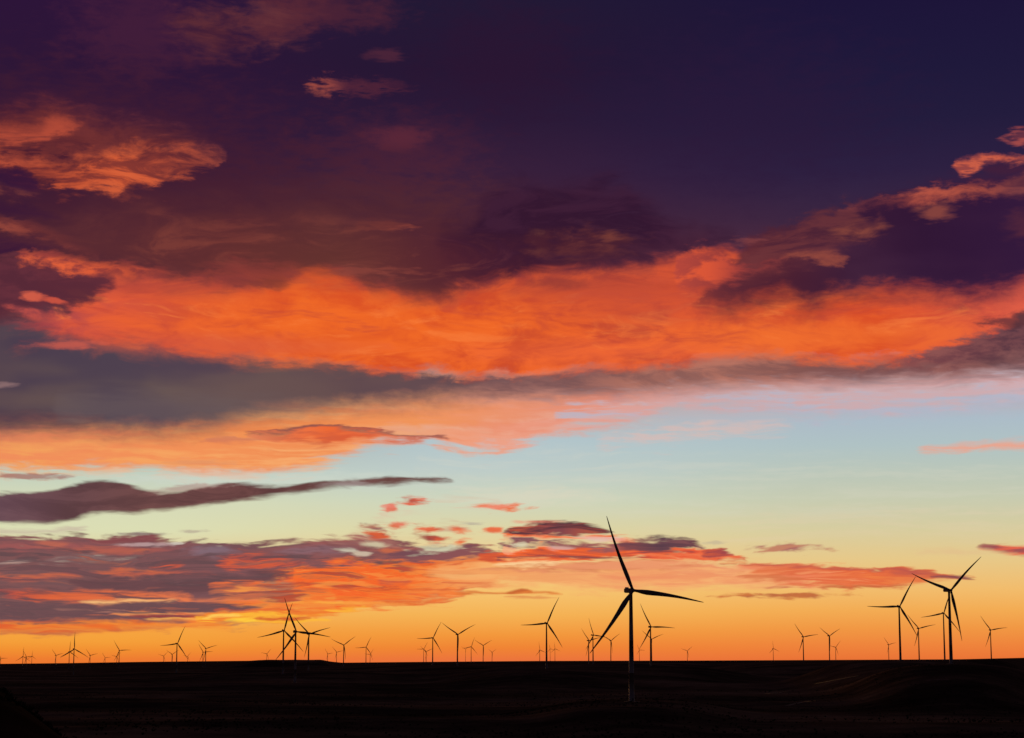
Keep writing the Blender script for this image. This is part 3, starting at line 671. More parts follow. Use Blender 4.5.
band([(738, 574), (765, 575), (800, 577)], [(738, 577), (765, 580), (800, 581)], (214, 110, 82), st=3, sb=3, edge='low', amp=4, op=.8)
band([(932, 575.5), (950, 575), (972, 578)], [(932, 578), (950, 578.5), (972, 579.5)], (120, 66, 78), st=2.5, sb=2.5, edge='low', amp=2, op=.85)
band([(978, 546.5), (995, 544.5), (1010, 544), (1024, 545)], [(978, 549), (995, 552), (1010, 554.5), (1024, 556)], (226, 92, 84), (160, 84, 84), 'low', .45, .6, st=3, sb=4, edge='low', amp=4)
puff(955, 551, 30, 3, (226, 190, 140), soft=1.6, op=.6)
close_group()
#ENDLAYERS
FLAME = False

# beyond the part of the sky the evening clouds fill: deep dusk, from the physical sky
nishita = wt.nodes.new('ShaderNodeTexSky')
nishita.sky_type = 'NISHITA'
nishita.sun_disc = False
nishita.sun_elevation = R(1.0)
nishita.sun_rotation = R(-6.0)
dusk = g.mix(1.0, g.mix(1.0, nishita.outputs[0], (0.03, 0.022, 0.03, 1), 'MULTIPLY'), (0.014, 0.010, 0.018, 1), 'ADD')
side = g.rng(g.m('ABSOLUTE', g.m('ADD', az, R(2.0))), R(24), R(80))
up = g.rng(el, R(20), R(38))
away = g.m('MAXIMUM', side, up)
low_rear = g.m('MULTIPLY', side, g.rng(el, R(70), R(25)))
dusk = g.mix(low_rear, dusk, (0.006, 0.0042, 0.006, 1))
sky = g.mix(away, sky, dusk)
below = g.rng(el, R(-0.6), R(-3.0))
sky = g.mix(below, sky, (0.004, 0.003, 0.003, 1))
bg = wt.nodes.new('ShaderNodeBackground')
out = wt.nodes.new('ShaderNodeOutputWorld')
wt.links.new(sky, bg.inputs[0])
bg.inputs[1].default_value = 1.0
wt.links.new(bg.outputs[0], out.inputs[0])

# the sun, just at the skyline under the bright streaks
sd = bpy.data.lights.new('sun', 'SUN')
sd.energy = 0.9
sd.angle = R(0.5)
sd.color = (1.0, 0.45, 0.16)
sun = bpy.data.objects.new('sun', sd)
col.objects.link(sun)
sdir = Vector((math.sin(R(-6)) * math.cos(R(1)), math.cos(R(-6)) * math.cos(R(1)), math.sin(R(1))))
sun.rotation_euler = sdir.to_track_quat('Z', 'Y').to_euler()

# ------------------------------------------------------------------ turbines measured in the photo
# hub x, hub y, blade tips (dx, dy up) , tower-top offset handled by the model, label
TB = [
 # x, y, [tips], label
 (633.0, 590.4, [(604.6, 514.2), (705, 605.8), (594.7, 650.1)], 'nearest and largest wind turbine, its tower dark against the plain right of centre'),
 (951.0, 590.3, [(918.5, 576), (984.4, 558.9), (966, 639.8)], 'tall wind turbine at right with two raised blades crossing the coral cloud'),
 (899.8, 606.4, [(916.9, 576), (868.1, 603.7), (916.9, 632.9)], 'large wind turbine with one blade pointing flat left, left of the tallest right one'),
 (943.9, 613.1, [(951.5, 590), (921.8, 616.7), (960, 631.3)], 'wind turbine standing almost against the left side of the tall right one'),
 (918.9, 628.4, [(910.4, 618.3), (937.2, 624.5)], 'mid-sized wind turbine between the two big right-hand ones, raised blade touching its left neighbour'),
 (990.9, 630.0, [(981.1, 616.3), (1006.3, 627.2)], 'lone wind turbine nearest the right edge of the view'),
 (888.9, 644.6, [(882.8, 637), (895, 643)], 'tiny far wind turbine left of the large flat-bladed one at right'),
 (296.5, 631.7, [(284.2, 596.8), (277.3, 658.4), (332, 637.9)], 'largest wind turbine of the left trio, middle tower with long upright blade'),
 (284.2, 630.6, [(291.7, 603.7), (258.2, 637.9), (304.7, 651.5)], 'wind turbine with left-sweeping blade, left tower of the crossed trio'),
 (309.5, 634.0, [(297.2, 621.4), (333.4, 629.2), (305.4, 658)], 'wind turbine on the right of the crossed trio above the low mesa'),
 (547.2, 623.2, [(557.9, 600.3), (521, 624.5), (564.7, 647.4)], 'isolated slender wind turbine left of the nearest one, one blade level to left'),
 (651.2, 626.9, [(641.2, 604.4), (675.4, 629.6), (639.8, 649.9)], 'wind turbine just right of the nearest tower, blades echoing its pose'),
 (458.1, 634.4, [(442.4, 623.5), (476.6, 624.2)], 'wind turbine with two blades raised in a wide V left of centre'),
 (433.2, 637.9, [(440.6, 622.1), (416.4, 638.1), (443, 653.6)], 'wind turbine whose raised blade meets the tip of the wide V one'),
 (593.7, 635.1, [(589.3, 616.7), (603.7, 636.5)], 'taller of two close wind turbines behind the nearest one\'s lower blade'),
 (589.3, 640.6, [(581, 626.2), (596, 636.5)], 'shorter wind turbine of the close pair left of the nearest tower'),
 (177.6, 643.6, [(185.8, 625.8), (160.4, 645.4), (187.2, 657)], 'tallest wind turbine between the far left group and the trio'),
 (74.5, 649.0, [(75, 632.4), (59.5, 657.6), (87.5, 656.5)], 'tallest wind turbine of the far left group, one blade straight up'),
 (803.6, 636.8, [(794.4, 622.5), (819, 635.8), (801.3, 650.8)], 'wind turbine with a level right blade, left of the small V pair'),
 (829.7, 635.8, [(821.1, 626.9), (839.6, 627.2)], 'wind turbine with two blades in a V, right of the level-bladed one'),
 (344.0, 645.0, [(330.7, 639.2), (355.3, 636.5)], 'wind turbine right of the mesa end with blades spread in a shallow V'),
 (366.2, 647.1, [(371.7, 636.8), (354.6, 648.1), (372.4, 655.6)], 'wind turbine right of the shallow V one with a level left blade'),
 (651.9, 639.0, [(663.8, 634), (642.6, 631)], 'far wind turbine hidden partly by the tower right of the nearest one'),
 (206.2, 648.5, [(197, 640), (216.4, 645.8)], 'taller wind turbine of the tight pair between far left and the trio'),
 (203.4, 652.2, [(197.3, 643.6), (200.4, 658.3)], 'shorter wind turbine of the tight pair left of the trio'),
 (119.6, 650.4, [(113.5, 640.6), (131, 650)], 'wind turbine with a level right blade at the right of the far left group'),
 (611.2, 640.6, [(622.1, 633.5), (604.3, 637.4)], 'small wind turbine just left of the nearest tower at the lower blade tip'),
 (69.7, 651.8, [(70.4, 640.6)], 'wind turbine close behind the straight-up one of the far left group'),
 (483.4, 645.4, [(475.2, 640.6), (493, 640)], 'small wind turbine with a V of blades right of the wide V one'),
 (471.4, 646.7, [(474.2, 637.9), (478, 654.5), (462.2, 648)], 'small wind turbine with upright blade between the two V-posed ones'),
 (423.9, 649.0, [(428.4, 642), (416.4, 649.7)], 'small wind turbine left of the one meeting the wide V'),
 (426.4, 651.5, [(433.5, 648.2)], 'tiny wind turbine tucked behind the small one left of the wide V pair'),
 (465.6, 649.0, [(461.5, 647), (470, 647)], 'faint far wind turbine between the wide V one and the upright-bladed one'),
 (492.3, 652.2, [(488.2, 649), (496.4, 649)], 'tiny wind turbine at the right end of the centre-left cluster'),
 (540.1, 650.2, [(539.4, 641.3), (536, 653.6), (544.2, 650.4)], 'faint tiny wind turbine left of the isolated slender one\'s tower'),
 (550.3, 648.8, [(549, 643.5)], 'faint tiny wind turbine just right of the isolated slender tower'),
 (555.1, 648.8, [(553.8, 642.6), (560.6, 651.8)], 'faint far wind turbine under the right blade of the isolated slender one'),
 (639.5, 650.0, [(637, 644.5)], 'tiny wind turbine at the lower blade tip of the one right of nearest'),
 (687.4, 650.8, [(692.5, 646.3), (680.8, 648.5)], 'lone tiny wind turbine on the skyline right of the nearest one'),
 (773.5, 648.5, [(773, 640.3), (779.4, 650.4), (768.9, 652.2)], 'lone faint wind turbine with one blade straight up, right of centre'),
 (835.9, 647.2, [(842.3, 640.9), (830, 646.7)], 'small wind turbine close at the right of the V-posed one'),
 (370.3, 654.3, [(373.7, 648.8)], 'tiny wind turbine half behind the level-bladed one right of the mesa'),
 (336.8, 652.2, [(332.7, 646.7), (344.3, 650)], 'small wind turbine just left of the shallow V one beyond the mesa'),
 (328.0, 653.9, [(324.5, 648.1), (333, 653)], 'tiny wind turbine standing where the mesa drops to the plain'),
 (267.0, 653.8, [(271.2, 648.8), (261, 652.6)], 'tiny wind turbine on the mesa left of the crossed trio'),
 (187.8, 656.3, [(191, 652.2)], 'tiny wind turbine right of the tallest one between left group and trio'),
 (172.4, 654.3, [(164.5, 650), (177, 651.5)], 'small wind turbine directly left of the tallest one before the trio'),
 (163.8, 655.9, [(157.7, 654.3), (167.6, 652.2)], 'tiny wind turbine leftmost beside the tallest one before the trio'),
 (117.0, 656.6, [(111.4, 655)], 'tiny wind turbine touching the level-bladed one of the left group'),
 (105.3, 657.7, [(102.5, 653), (111.4, 657)], 'tiny lone wind turbine between the two right ones of the left group'),
 (90.5, 655.4, [(86.4, 648.8), (98, 653)], 'small wind turbine right of the straight-up one of the left group'),
 (56.3, 655.4, [(52, 648.8), (63, 653)], 'small wind turbine left of the straight-up one of the left group'),
 (32.1, 656.3, [(32.5, 650.5)], 'rightmost tiny wind turbine of the bunch near the left edge'),
 (26.7, 657.0, [(23.5, 649.5), (33.5, 655.4)], 'middle wind turbine of the small bunch near the left edge'),
 (23.2, 656.5, [(22.8, 647), (15.7, 660.4)], 'leftmost wind turbine of the small bunch, one blade straight up'),
 (1.0, 658.3, [(7.5, 658.3)], 'tiny wind turbine cut by the left edge of the view'),
]
RB = 62.0


def fit(tips, rp=None):
    """rotor radius (px), yaw and turn that best explain the measured tips"""
    T_ = np.array(tips, float)
    r0 = float(np.hypot(T_[:, 0], T_[:, 1]).max())
    r, yw, th = np.meshgrid(r0 * (0.98 + 0.02 * np.arange(12)), np.arange(8, 42, 3), np.arange(0, 120, 2), indexing='ij')
    c = np.cos(np.radians(yw))
    e = 0.0002 * np.abs(yw - 26) + 0.002 * (r / r0 - 1)
    for t in T_:
        d = [(t[0] - r * c * np.sin(np.radians(th + 120 * k))) ** 2 + (t[1] - r * np.cos(np.radians(th + 120 * k))) ** 2 for k in range(3)]
        e = e + np.minimum(np.minimum(d[0], d[1]), d[2]) / (r0 * r0)
    k = np.unravel_index(np.argmin(e), e.shape)
    return float(r[k]), float(yw[k]), float(th[k])


turb = []
for (hx, hy, tips, label) in TB:
    r, yaw, th = fit([(x - hx, hy - y) for x, y in tips])
    D = RB * FPX / r
    v = ray(hx, hy)
    v = v / math.hypot(v.x, v.y)
    p = v * D
    turb.append(dict(x=p.x, y=p.y, z=p.z, D=D, a=math.degrees(math.atan2(p.x, p.y)), yaw=yaw, th=th, label=label))

# ------------------------------------------------------------------ terrain
SKYL = [(0, 663.6), (70, 662.9), (140, 661.8), (250, 660.7), (260, 660.0), (322, 659.8), (330, 661.4), (342, 662.6), (400, 662), (540, 660.9),
        (700, 660.5), (860, 659.8), (960, 659.3), (1024, 657.9)]
sk_a = np.array([azel(x, 660)[0] for x, y in SKYL])
sk_s = np.array([(660.5 - y) / FPX for x, y in SKYL])
ta = np.array([t['a'] for t in turb])
tl = np.log(np.array([t['D'] for t in turb]))
tg = np.array([t['z'] - (84.0 if i < 2 else 90.0) for i, t in enumerate(turb)])


def smooth(a, b, x):
    t = np.clip((x - a) / (b - a), 0, 1)
    return t * t * (3 - 2 * t)


def waves(x, y, seed, n, wl0, wl1):
    rs = np.random.RandomState(seed)
    s = np.zeros_like(x)
    for i in range(n):
        wl = wl0 * (wl1 / wl0) ** (i / (n - 1))
        an = rs.uniform(0, 2 * math.pi)
        ph = rs.uniform(0, 2 * math.pi)
        ph2 = rs.uniform(0, 2 * math.pi)
        k = 2 * math.pi / wl
        s += (wl / wl1) ** 0.9 * np.sin(k * (x * math.cos(an) + y * math.sin(an)) + ph + 1.3 * np.sin(k * 0.43 * (x * math.sin(an + .6) - y * math.cos(an + .6)) + ph2))
    return s


def ground(x, y):
    x = np.asarray(x, float); y = np.asarray(y, float)
    D = np.hypot(x, y) + 1e-3
    a = np.degrees(np.arctan2(x, y))
    l = np.log(D)
    s = np.interp(np.clip(a, -16, 16), sk_a, sk_s)
    far = s * np.maximum(D, 9000)
    # broad shape: bench under the viewer, basin, then the far plain climbing to the skyline
    prior = -39 + (far + 39) * smooth(7000, 15000, D) * 0.9 - 3.0 * (1 - smooth(7000, 15000, D))
    wsum = np.full_like(D, 0.12); zsum = prior * 0.12
    for i in range(len(ta)):
        w = np.exp(-(((a - ta[i]) / 1.6) ** 2 + ((l - tl[i]) / 0.16) ** 2))
        wsum = wsum + w; zsum = zsum + w * np.clip(tg[i], -60, 30)
    z = zsum / wsum
    z = z + 1.6 * waves(x, y, 5, 9, 180, 1500) * (1 - smooth(5000, 9000, D))
    # nothing rises past the skyline
    lim = s * D - 0.0005 * D
    z = np.where(D > 1200, np.minimum(z, lim), z)
    # skyline rise
    rise = smooth(15000, 24000, D)
    z = z * (1 - rise) + (s * D) * rise
    z = z - smooth(30000, 60000, D) * 400
    # the mesa left of centre
    mesa = smooth(-8.2, -6.9, a) * (1 - smooth(-5.38, -5.12, a)) * smooth(9500, 9800, D) * (1 - smooth(14000, 16000, D))
    z = z * (1 - mesa) + (0.00036 * D + 0.4 * np.sin(a * 9)) * mesa
    # the viewer's own slope
    near = -1.7 - 0.041 * D - 0.7 * waves(x, y, 11, 6, 40, 400) * smooth(60, 260, D)
    near = near + 15.0 * smooth(11.6, 14.6, -a) * smooth(18.0, 15.5, -a) * smooth(200, 500, D) + 1.5 * smooth(8, 14, a) * smooth(200, 500, D)
    k = smooth(700, 1150, D)
    return near * (1 - k) + z * k


rings = np.concatenate([[0.0], np.geomspace(2, 700, 70), np.geomspace(715, 15000, 300), np.geomspace(15300, 90000, 60)])
angs = np.radians(np.concatenate([np.arange(-180, -22, 2.0), np.arange(-22, 22, 0.085), np.arange(22, 180, 2.0)]))
RR, AA = np.meshgrid(rings[1:], angs, indexing='ij')
X = RR * np.sin(AA); Y = RR * np.cos(AA)
Z = ground(X, Y)
nr, na = RR.shape
verts = np.stack([X.ravel(), Y.ravel(), Z.ravel()], 1)
verts = np.vstack([[[0, 0, -1.7]], verts])
idx = np.arange(nr * na).reshape(nr, na) + 1
a0 = idx[:-1, :]; a1 = idx[1:, :]
q = np.stack([a0, np.roll(a0, -1, 1), np.roll(a1, -1, 1), a1], -1).reshape(-1, 4)
faces = [tuple(r)[::-1] for r in q.tolist()]
first = idx[0].tolist()
for i in range(na):
    faces.append((0, first[(i + 1) % na], first[i])[::-1])
me = bpy.data.meshes.new('ground')
me.from_pydata(verts.tolist(), [], faces)
me.update()
bm = bmesh.new(); bm.from_mesh(me)
bmesh.ops.recalc_face_normals(bm, faces=bm.faces)
bm.to_mesh(me); bm.free()
for p_ in me.polygons:
    p_.use_smooth = True
if me.polygons[len(me.polygons) // 2].normal.z < 0:
    me.flip_normals()
ground_ob = bpy.data.objects.new('ground', me)
ground_ob['kind'] = 'structure'
col.objects.link(ground_ob)


def mat(name):
    m = bpy.data.materials.new(name)
    m.use_nodes = True
    t = m.node_tree
    b = t.nodes['Principled BSDF']
    return m, G(t), b


gm, gg, gb = mat('dry_prairie')
gtc = gm.node_tree.nodes.new('ShaderNodeNewGeometry')
P = gtc.outputs['Position']
n1 = gg.noise(P, 0.0035, 8, 0.62)
n2 = gg.noise(P, 0.03, 6, 0.65)
n3 = gg.noise(P, 0.6, 4, 0.6)
sx = gg.n.new('ShaderNodeSeparateXYZ'); gg.put(sx.inputs[0], P)
flat = gg.vec(gg.m('MULTIPLY', sx.outputs[0], 0.0006), gg.m('MULTIPLY', sx.outputs[1], 0.0032), 0)
n4 = gg.noise(flat, 1.0, 6, 0.6)
f = gg.m('ADD', gg.m('MULTIPLY', n1, 0.45), gg.m('ADD', gg.m('MULTIPLY', n2, 0.25), gg.m('MULTIPLY', n4, 0.3)))
gcol = gg.ramp(f, [(0.38, (0.03, 0.021, 0.015, 1)), (0.46, (0.09, 0.06, 0.04, 1)), (0.53, (0.22, 0.145, 0.095, 1)), (0.61, (0.40, 0.27, 0.18, 1))])
gcol = gg.mix(gg.rng(n3, .35, .65, .0, .5), gcol, (0.05, 0.04, 0.03, 1))
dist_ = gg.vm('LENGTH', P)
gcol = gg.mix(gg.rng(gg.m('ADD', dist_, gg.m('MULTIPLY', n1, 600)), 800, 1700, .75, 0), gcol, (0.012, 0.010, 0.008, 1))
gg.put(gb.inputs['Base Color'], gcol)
gb.inputs['Roughness'].default_value = 1.0
gb.inputs['Specular IOR Level'].default_value = 0.0
bu = gg.n.new('ShaderNodeBump')
bu.inputs['Strength'].default_value = 0.6
bu.inputs['Distance'].default_value = 0.4
gg.put(bu.inputs['Height'], gg.noise(P, 0.35, 6, 0.7))
gg.l.new(bu.outputs[0], gb.inputs['Normal'])
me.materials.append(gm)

# gravel service tracks and pads
tm, tg_, tb = mat('pale_gravel')
tP = tm.node_tree.nodes.new('ShaderNodeNewGeometry').outputs['Position']
tg_.put(tb.inputs['Base Color'], tg_.ramp(tg_.noise(tP, 0.4, 6, 0.7), [(0.4, (0.10, 0.07, 0.05, 1)), (0.62, (0.28, 0.21, 0.17, 1))]))
tb.inputs['Roughness'].default_value = 0.95
tb.inputs['Specular IOR Level'].default_value = 0.1


def hit(px, py):
    v = ray(px, py); v = v / math.hypot(v.x, v.y)
    Ds = np.geomspace(500, 14000, 3000)
    gz = ground(v.x * Ds, v.y * Ds)
    k = np.argmax(v.z * Ds <= gz)
    return Vector((v.x * Ds[k], v.y * Ds[k], 0))


def drape(name, pts, width):
    """a strip following the ground through the given points"""
    b = bmesh.new()
    path = []
    for i in range(len(pts) - 1):
        n = max(2, int((pts[i + 1] - pts[i]).length / 12))
        for k in range(n):
            t = k / n
            p0 = pts[max(i - 1, 0)]; p1 = pts[i]; p2 = pts[i + 1]; p3 = pts[min(i + 2, len(pts) - 1)]
            path.append(0.5 * ((2 * p1) + (p2 - p0) * t + (2 * p0 - 5 * p1 + 4 * p2 - p3) * t * t + (3 * p1 - p0 - 3 * p2 + p3) * t ** 3))
    path.append(pts[-1])
    prev = None
    for i, p in enumerate(path):
        d = (path[min(i + 1, len(path) - 1)] - path[max(i - 1, 0)])
        d.z = 0
        if d.length < 1e-6:
            continue
        d.normalize()
        s = Vector((-d.y, d.x, 0)) * width * 0.5 * (1 + 0.12 * math.sin(i * 1.7))
        row = []
        for k in (-1, -0.33, 0.33, 1):
            w = p + s * k
            row.append(b.verts.new((w.x, w.y, float(ground(w.x, w.y)) + 0.25)))
        if prev:
            for k in range(3):
                b.faces.new((prev[k], prev[k + 1], row[k + 1], row[k]))
        prev = row
    bmesh.ops.recalc_face_normals(b, faces=b.faces)
    m_ = bpy.data.meshes.new(name); b.to_mesh(m_); b.free()
    m_.materials.append(tm)
    o = bpy.data.objects.new(name, m_)
    o['kind'] = 'structure'
    col.objects.link(o)
    return o


# ------------------------------------------------------------------ wind turbine model
wm, wg, wb = mat('white_turbine_paint')
wP = wm.node_tree.nodes.new('ShaderNodeTexCoord').outputs['Object']
wn = wg.noise(wP, 0.25, 6, 0.65)
wg.put(wb.inputs['Base Color'], wg.ramp(wn, [(0.3, (0.38, 0.37, 0.36, 1)), (0.7, (0.52, 0.51, 0.50, 1))]))
wb.inputs['Roughness'].default_value = 0.6
wb.inputs['Specular IOR Level'].default_value = 0.1
dm, dg, db = mat('grey_door_paint')
dP = dm.node_tree.nodes.new('ShaderNodeTexCoord').outputs['Object']
dg.put(db.inputs['Base Color'], dg.ramp(dg.noise(dP, 3, 4), [(0.3, (0.18, 0.18, 0.18, 1)), (0.7, (0.25, 0.25, 0.25, 1))]))
cm_, cg, cb_ = mat('concrete')
cP = cm_.node_tree.nodes.new('ShaderNodeTexCoord').outputs['Object']
cg.put(cb_.inputs['Base Color'], cg.ramp(cg.noise(cP, 1.2, 6), [(0.3, (0.2, 0.19, 0.17, 1)), (0.7, (0.32, 0.3, 0.28, 1))]))
cb_.inputs['Roughness'].default_value = 0.9


def obj(name, b, m_, parent=None, smooth_=True):
    bmesh.ops.recalc_face_normals(b, faces=b.faces)
    d = bpy.data.meshes.new(name); b.to_mesh(d); b.free()
    d.materials.append(m_)
    if smooth_:
        for p in d.polygons:
            p.use_smooth = True
    o = bpy.data.objects.new(name, d)
    col.objects.link(o)
    if parent is not None:
        o.parent = parent
    return o


def lathe(b, prof, seg=28, axis='Z', cap=True):
    rows = []
    for r_, h in prof:
        row = []
        for k in range(seg):
            t = 2 * math.pi * k / seg
            if axis == 'Z':
                row.append(b.verts.new((r_ * math.cos(t), r_ * math.sin(t), h)))
            else:
                row.append(b.verts.new((r_ * math.cos(t), h, r_ * math.sin(t))))
        rows.append(row)
    for i in range(len(rows) - 1):
        for k in range(seg):
            b.faces.new((rows[i][k], rows[i][(k + 1) % seg], rows[i + 1][(k + 1) % seg], rows[i + 1][k]))
    if cap:
        b.faces.new(rows[0]); b.faces.new(rows[-1])
    return rows


def tower_mesh(h):
    b = bmesh.new()
    prof = []
    r0, r1 = 2.15, 1.3
    joints = [0.0, 0.26, 0.56, 0.985]
    for i in range(len(joints) - 1):
        z0, z1 = joints[i], joints[i + 1]
        ra = r0 + (r1 - r0) * z0; rb = r0 + (r1 - r0) * z1
        prof += [(ra + .07, z0 * h), (ra + .07, z0 * h + .16), (ra, z0 * h + .17), (rb, z1 * h - .01)]
    prof += [(r1 + .12, joints[-1] * h), (r1 + .12, h)]
    lathe(b, prof)
    return b


def blade_mesh():
    """tapered aerofoil blade along +Z, leading edge turned into the rotation"""
    b = bmesh.new()
    st = [(0.0, 1.15, 1.0, 0), (1.8, 1.15, 1.0, 0), (4.0, 1.25, .85, 4), (7.5, 1.75, .50, 12), (12.0, 2.15, .32, 14), (16, 2.1, .27, 12), (22, 1.82, .23, 9), (30, 1.48, .20, 6),
          (38, 1.16, .18, 4), (46, .88, .16, 2), (53, .62, .15, 1), (58, .42, .14, 0), (60.5, .26, .14, 0), (61.2, .10, .14, 0)]
    rows = []
    for z, hc, th, tw in st:
        row = []
        t = z / 61.2
        sweep = -1.3 * math.sin(math.pi * min(t, 1)) * 1.0      # faint in-plane bow
        pre = -1.6 * t * t                                       # pre-bend upwind
        for k in range(14):
            an = 2 * math.pi * k / 14
            cx = math.cos(an)
            x = hc * cx * 0.94
            y = hc * th * math.sin(an) * (1.0 if th > .8 else (0.55 + 0.45 * (-cx * 0.5 + 0.5)) * 1.2)
            off = 0 if th > .95 else hc * 0.25 * (1 - abs(th - .2) if th > .2 else 1)
            x += off
            c, s = math.cos(R(tw)), math.sin(R(tw))
            row.append(b.verts.new((x * c - y * s + sweep, x * s + y * c + pre, z)))
        rows.append(row)
    for i in range(len(rows) - 1):
        for k in range(14):
            b.faces.new((rows[i][k], rows[i][(k + 1) % 14], rows[i + 1][(k + 1) % 14], rows[i + 1][k]))
    b.faces.new(rows[0]); b.faces.new(rows[-1])
    return b


def make_turbine():
    root = bpy.data.objects.new('wind_turbine', None)
    root.empty_display_size = 5
    col.objects.link(root)
    tw = obj('tower', tower_mesh(90.0), wm, root)
    b = bmesh.new()
    bmesh.ops.create_cube(b, size=1)
    bmesh.ops.scale(b, vec=(0.95, 0.14, 2.2), verts=b.verts)
    bmesh.ops.translate(b, vec=(0, -2.26, 2.0), verts=b.verts)
    bmesh.ops.bevel(b, geom=b.edges[:], offset=0.05, segments=2, affect='EDGES')
    obj('door', b, dm, tw)
    b = bmesh.new()
    lathe(b, [(6.5, -2.5), (6.5, -0.1), (6.2, 0.0), (3.2, 0.12), (3.1, 0.3)], 40)
    obj('foundation', b, cm_, root, False)
    # nacelle: long box with rounded edges, tapering to the rear, cooler on top
    b = bmesh.new()
    secs = [(-2.2, 1.35, -1.15, 1.35), (-1.4, 1.75, -1.65, 1.75), (3.0, 1.9, -1.8, 1.95), (7.5, 1.85, -1.6, 1.95), (9.0, 1.55, -1.1, 1.75)]
    rows = []
    for y, w, z0, z1 in secs:
        c = 0.35
        pts = [(-w + c, z0), (w - c, z0), (w, z0 + c), (w, z1 - c), (w - c, z1), (-w + c, z1), (-w, z1 - c), (-w, z0 + c)]
        rows.append([b.verts.new((x, y, z)) for x, z in pts])
    for i in range(len(rows) - 1):
        for k in range(8):
            b.faces.new((rows[i][k], rows[i][(k + 1) % 8], rows[i + 1][(k + 1) % 8], rows[i + 1][k]))
    b.faces.new(rows[0]); b.faces.new(rows[-1])
    nac = obj('nacelle', b, wm, root, False)
    b = bmesh.new()
    bmesh.ops.create_cube(b, size=1)
    bmesh.ops.scale(b, vec=(2.6, 1.1, 0.9), verts=b.verts)
    bmesh.ops.translate(b, vec=(0, 7.2, 2.38), verts=b.verts)
    bmesh.ops.bevel(b, geom=b.edges[:], offset=0.12, segments=2, affect='EDGES')
    obj('cooler', b, wm, nac, False)
    b = bmesh.new()
    lathe(b, [(.07, 1.9), (.05, 4.6)], 8)
    bmesh.ops.translate(b, vec=(0.9, 5.4, 0), verts=b.verts)
    obj('wind_vane_mast', b, dm, nac)
    b = bmesh.new()
    lathe(b, [(1.35, -2.15), (1.55, -2.5), (1.62, -3.6), (1.55, -4.4), (1.25, -5.2), (.75, -5.75), (.15, -5.95)], 24, 'Y')
    obj('hub', b, wm, root)
    bl = obj('blade', blade_mesh(), wm, root)
    for k in range(2):
        c = bl.copy(); col.objects.link(c); c.parent = root
    return root


proto = make_turbine()
kids0 = list(proto.children)


def copy_tree(o, parent=None):
    c = o.copy(); col.objects.link(c); c.parent = parent
    for ch in list(o.children):
        copy_tree(ch, c)
    return c


roots = [proto] + [copy_tree(proto) for _ in range(len(turb) - 1)]
for root, t in zip(roots, turb):
    fi = R(t['yaw'] - t['a'])
    # rotor sits ahead of the tower: place the tower so that the rotor centre is where it is seen
    fx, fy = math.sin(fi), -math.cos(fi)
    bx, by = t['x'] - 3.9 * fx, t['y'] - 3.9 * fy
    gz = float(ground(bx, by))
    H = t['z'] - gz - 1.8
    root.location = (bx, by, gz)
    root.rotation_euler = (0, 0, fi)
    root['label'] = t['label']
    root['category'] = 'wind turbine'
    root['group'] = 'wind turbines across the plain'
    kb = 0
    for ch in root.children:
        n = ch.name.split('.')[0]
        if n == 'tower':
            ch.scale = (1, 1, H / 90.0)
        elif n in ('nacelle', 'hub'):
            ch.location = (0, 0, H + 1.8)
        elif n == 'blade':
            ch.location = (0, -3.9, H + 1.8)
            ch.rotation_euler = (0, R(t['th'] + 120 * kb), 0)
            kb += 1
    t['H'] = H
print('TURBINE heights', sorted(round(t['H']) for t in turb))
print('bases', [(round(t['D']), round(t['H'])) for t in turb])

# ------------------------------------------------------------------ tracks, pads, brush
for i, pts in enumerate([
        [(786, 706), (800, 703), (815, 701)],
        [(815, 684), (836, 680), (858, 676)],
        [(766, 694), (776, 693), (786, 692)],
        [(925, 681), (950, 680)]]):
    drape('gravel_track', [hit(*p) for p in pts], 5.0)

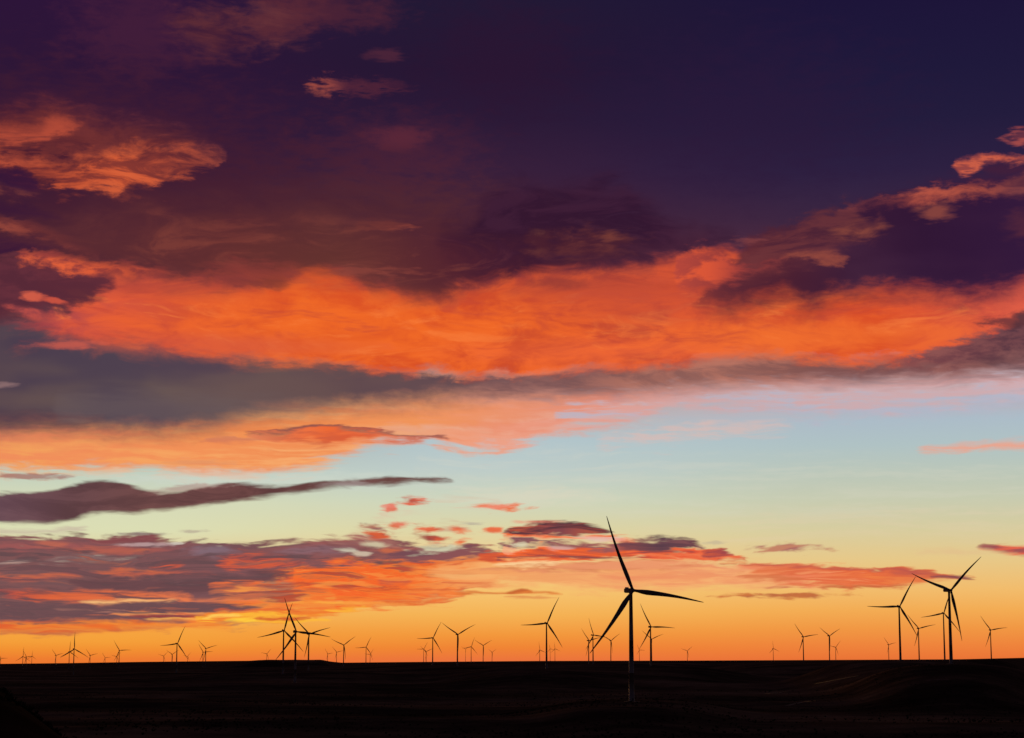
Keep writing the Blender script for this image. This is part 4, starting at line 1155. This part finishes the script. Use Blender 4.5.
bm = bmesh.new()
rs = random.Random(3)
cnt = 0
while cnt < 9000:
    d = 250 * (2600 / 250) ** rs.random()
    a = R(rs.uniform(-18, 18))
    x, y = d * math.sin(a), d * math.cos(a)
    cl = math.sin(x * .021 + 1.3 * math.sin(y * .013)) + math.sin(y * .017 + x * .007) + rs.uniform(-1, 1)
    if cl < 0.2:
        continue
    z = float(-1.7) if False else None
    cnt += 1
    bm.verts.new((x, y, 0))
pts = np.array([v.co[:] for v in bm.verts])
bm.free()
pz = ground(pts[:, 0], pts[:, 1])
vv, ff = [], []
for (x, y, _), z in zip(pts, pz):
    s = rs.uniform(0.5, 1.25)
    for k in range(9):          # a tuft: leaning leaf blades and twig fans
        t = rs.uniform(0, 2 * math.pi); r_ = s * rs.uniform(.1, .9)
        bx, by = x + r_ * .5 * math.cos(t), y + r_ * .5 * math.sin(t)
        h = s * rs.uniform(.55, 1.1); w = s * rs.uniform(.18, .4); t2 = rs.uniform(0, math.pi)
        ex, ey = math.cos(t2) * w, math.sin(t2) * w
        lx, ly = math.cos(t) * r_ * .7, math.sin(t) * r_ * .7
        i0 = len(vv)
        vv += [(bx - ex * .4, by - ey * .4, z - .1), (bx + ex * .4, by + ey * .4, z - .1), (bx + ex + lx, by + ey + ly, z + h * .8), (bx - ex * .3 + lx, by - ey * .3 + ly, z + h)]
        ff.append((i0, i0 + 1, i0 + 2, i0 + 3))
bme = bpy.data.meshes.new('sagebrush')
bme.from_pydata(vv, [], ff)
sm, sg, sb_ = mat('sagebrush_leaf')
sP = sm.node_tree.nodes.new('ShaderNodeNewGeometry').outputs['Position']
sg.put(sb_.inputs['Base Color'], sg.ramp(sg.noise(sP, 0.2, 4), [(0.3, (0.03, 0.032, 0.022, 1)), (0.7, (0.075, 0.075, 0.055, 1))]))
sb_.inputs['Roughness'].default_value = 0.95
sb_.inputs['Specular IOR Level'].default_value = 0.0
bme.materials.append(sm)
so = bpy.data.objects.new('sagebrush', bme)
so['kind'] = 'stuff'
so['label'] = 'low dark sagebrush scattered over the near prairie slope'
so['category'] = 'sagebrush'
col.objects.link(so)

scene.cycles.max_bounces = 4
try:
    world.cycles.sampling_method = 'MANUAL'
    world.cycles.sample_map_resolution = 256
except Exception:
    pass
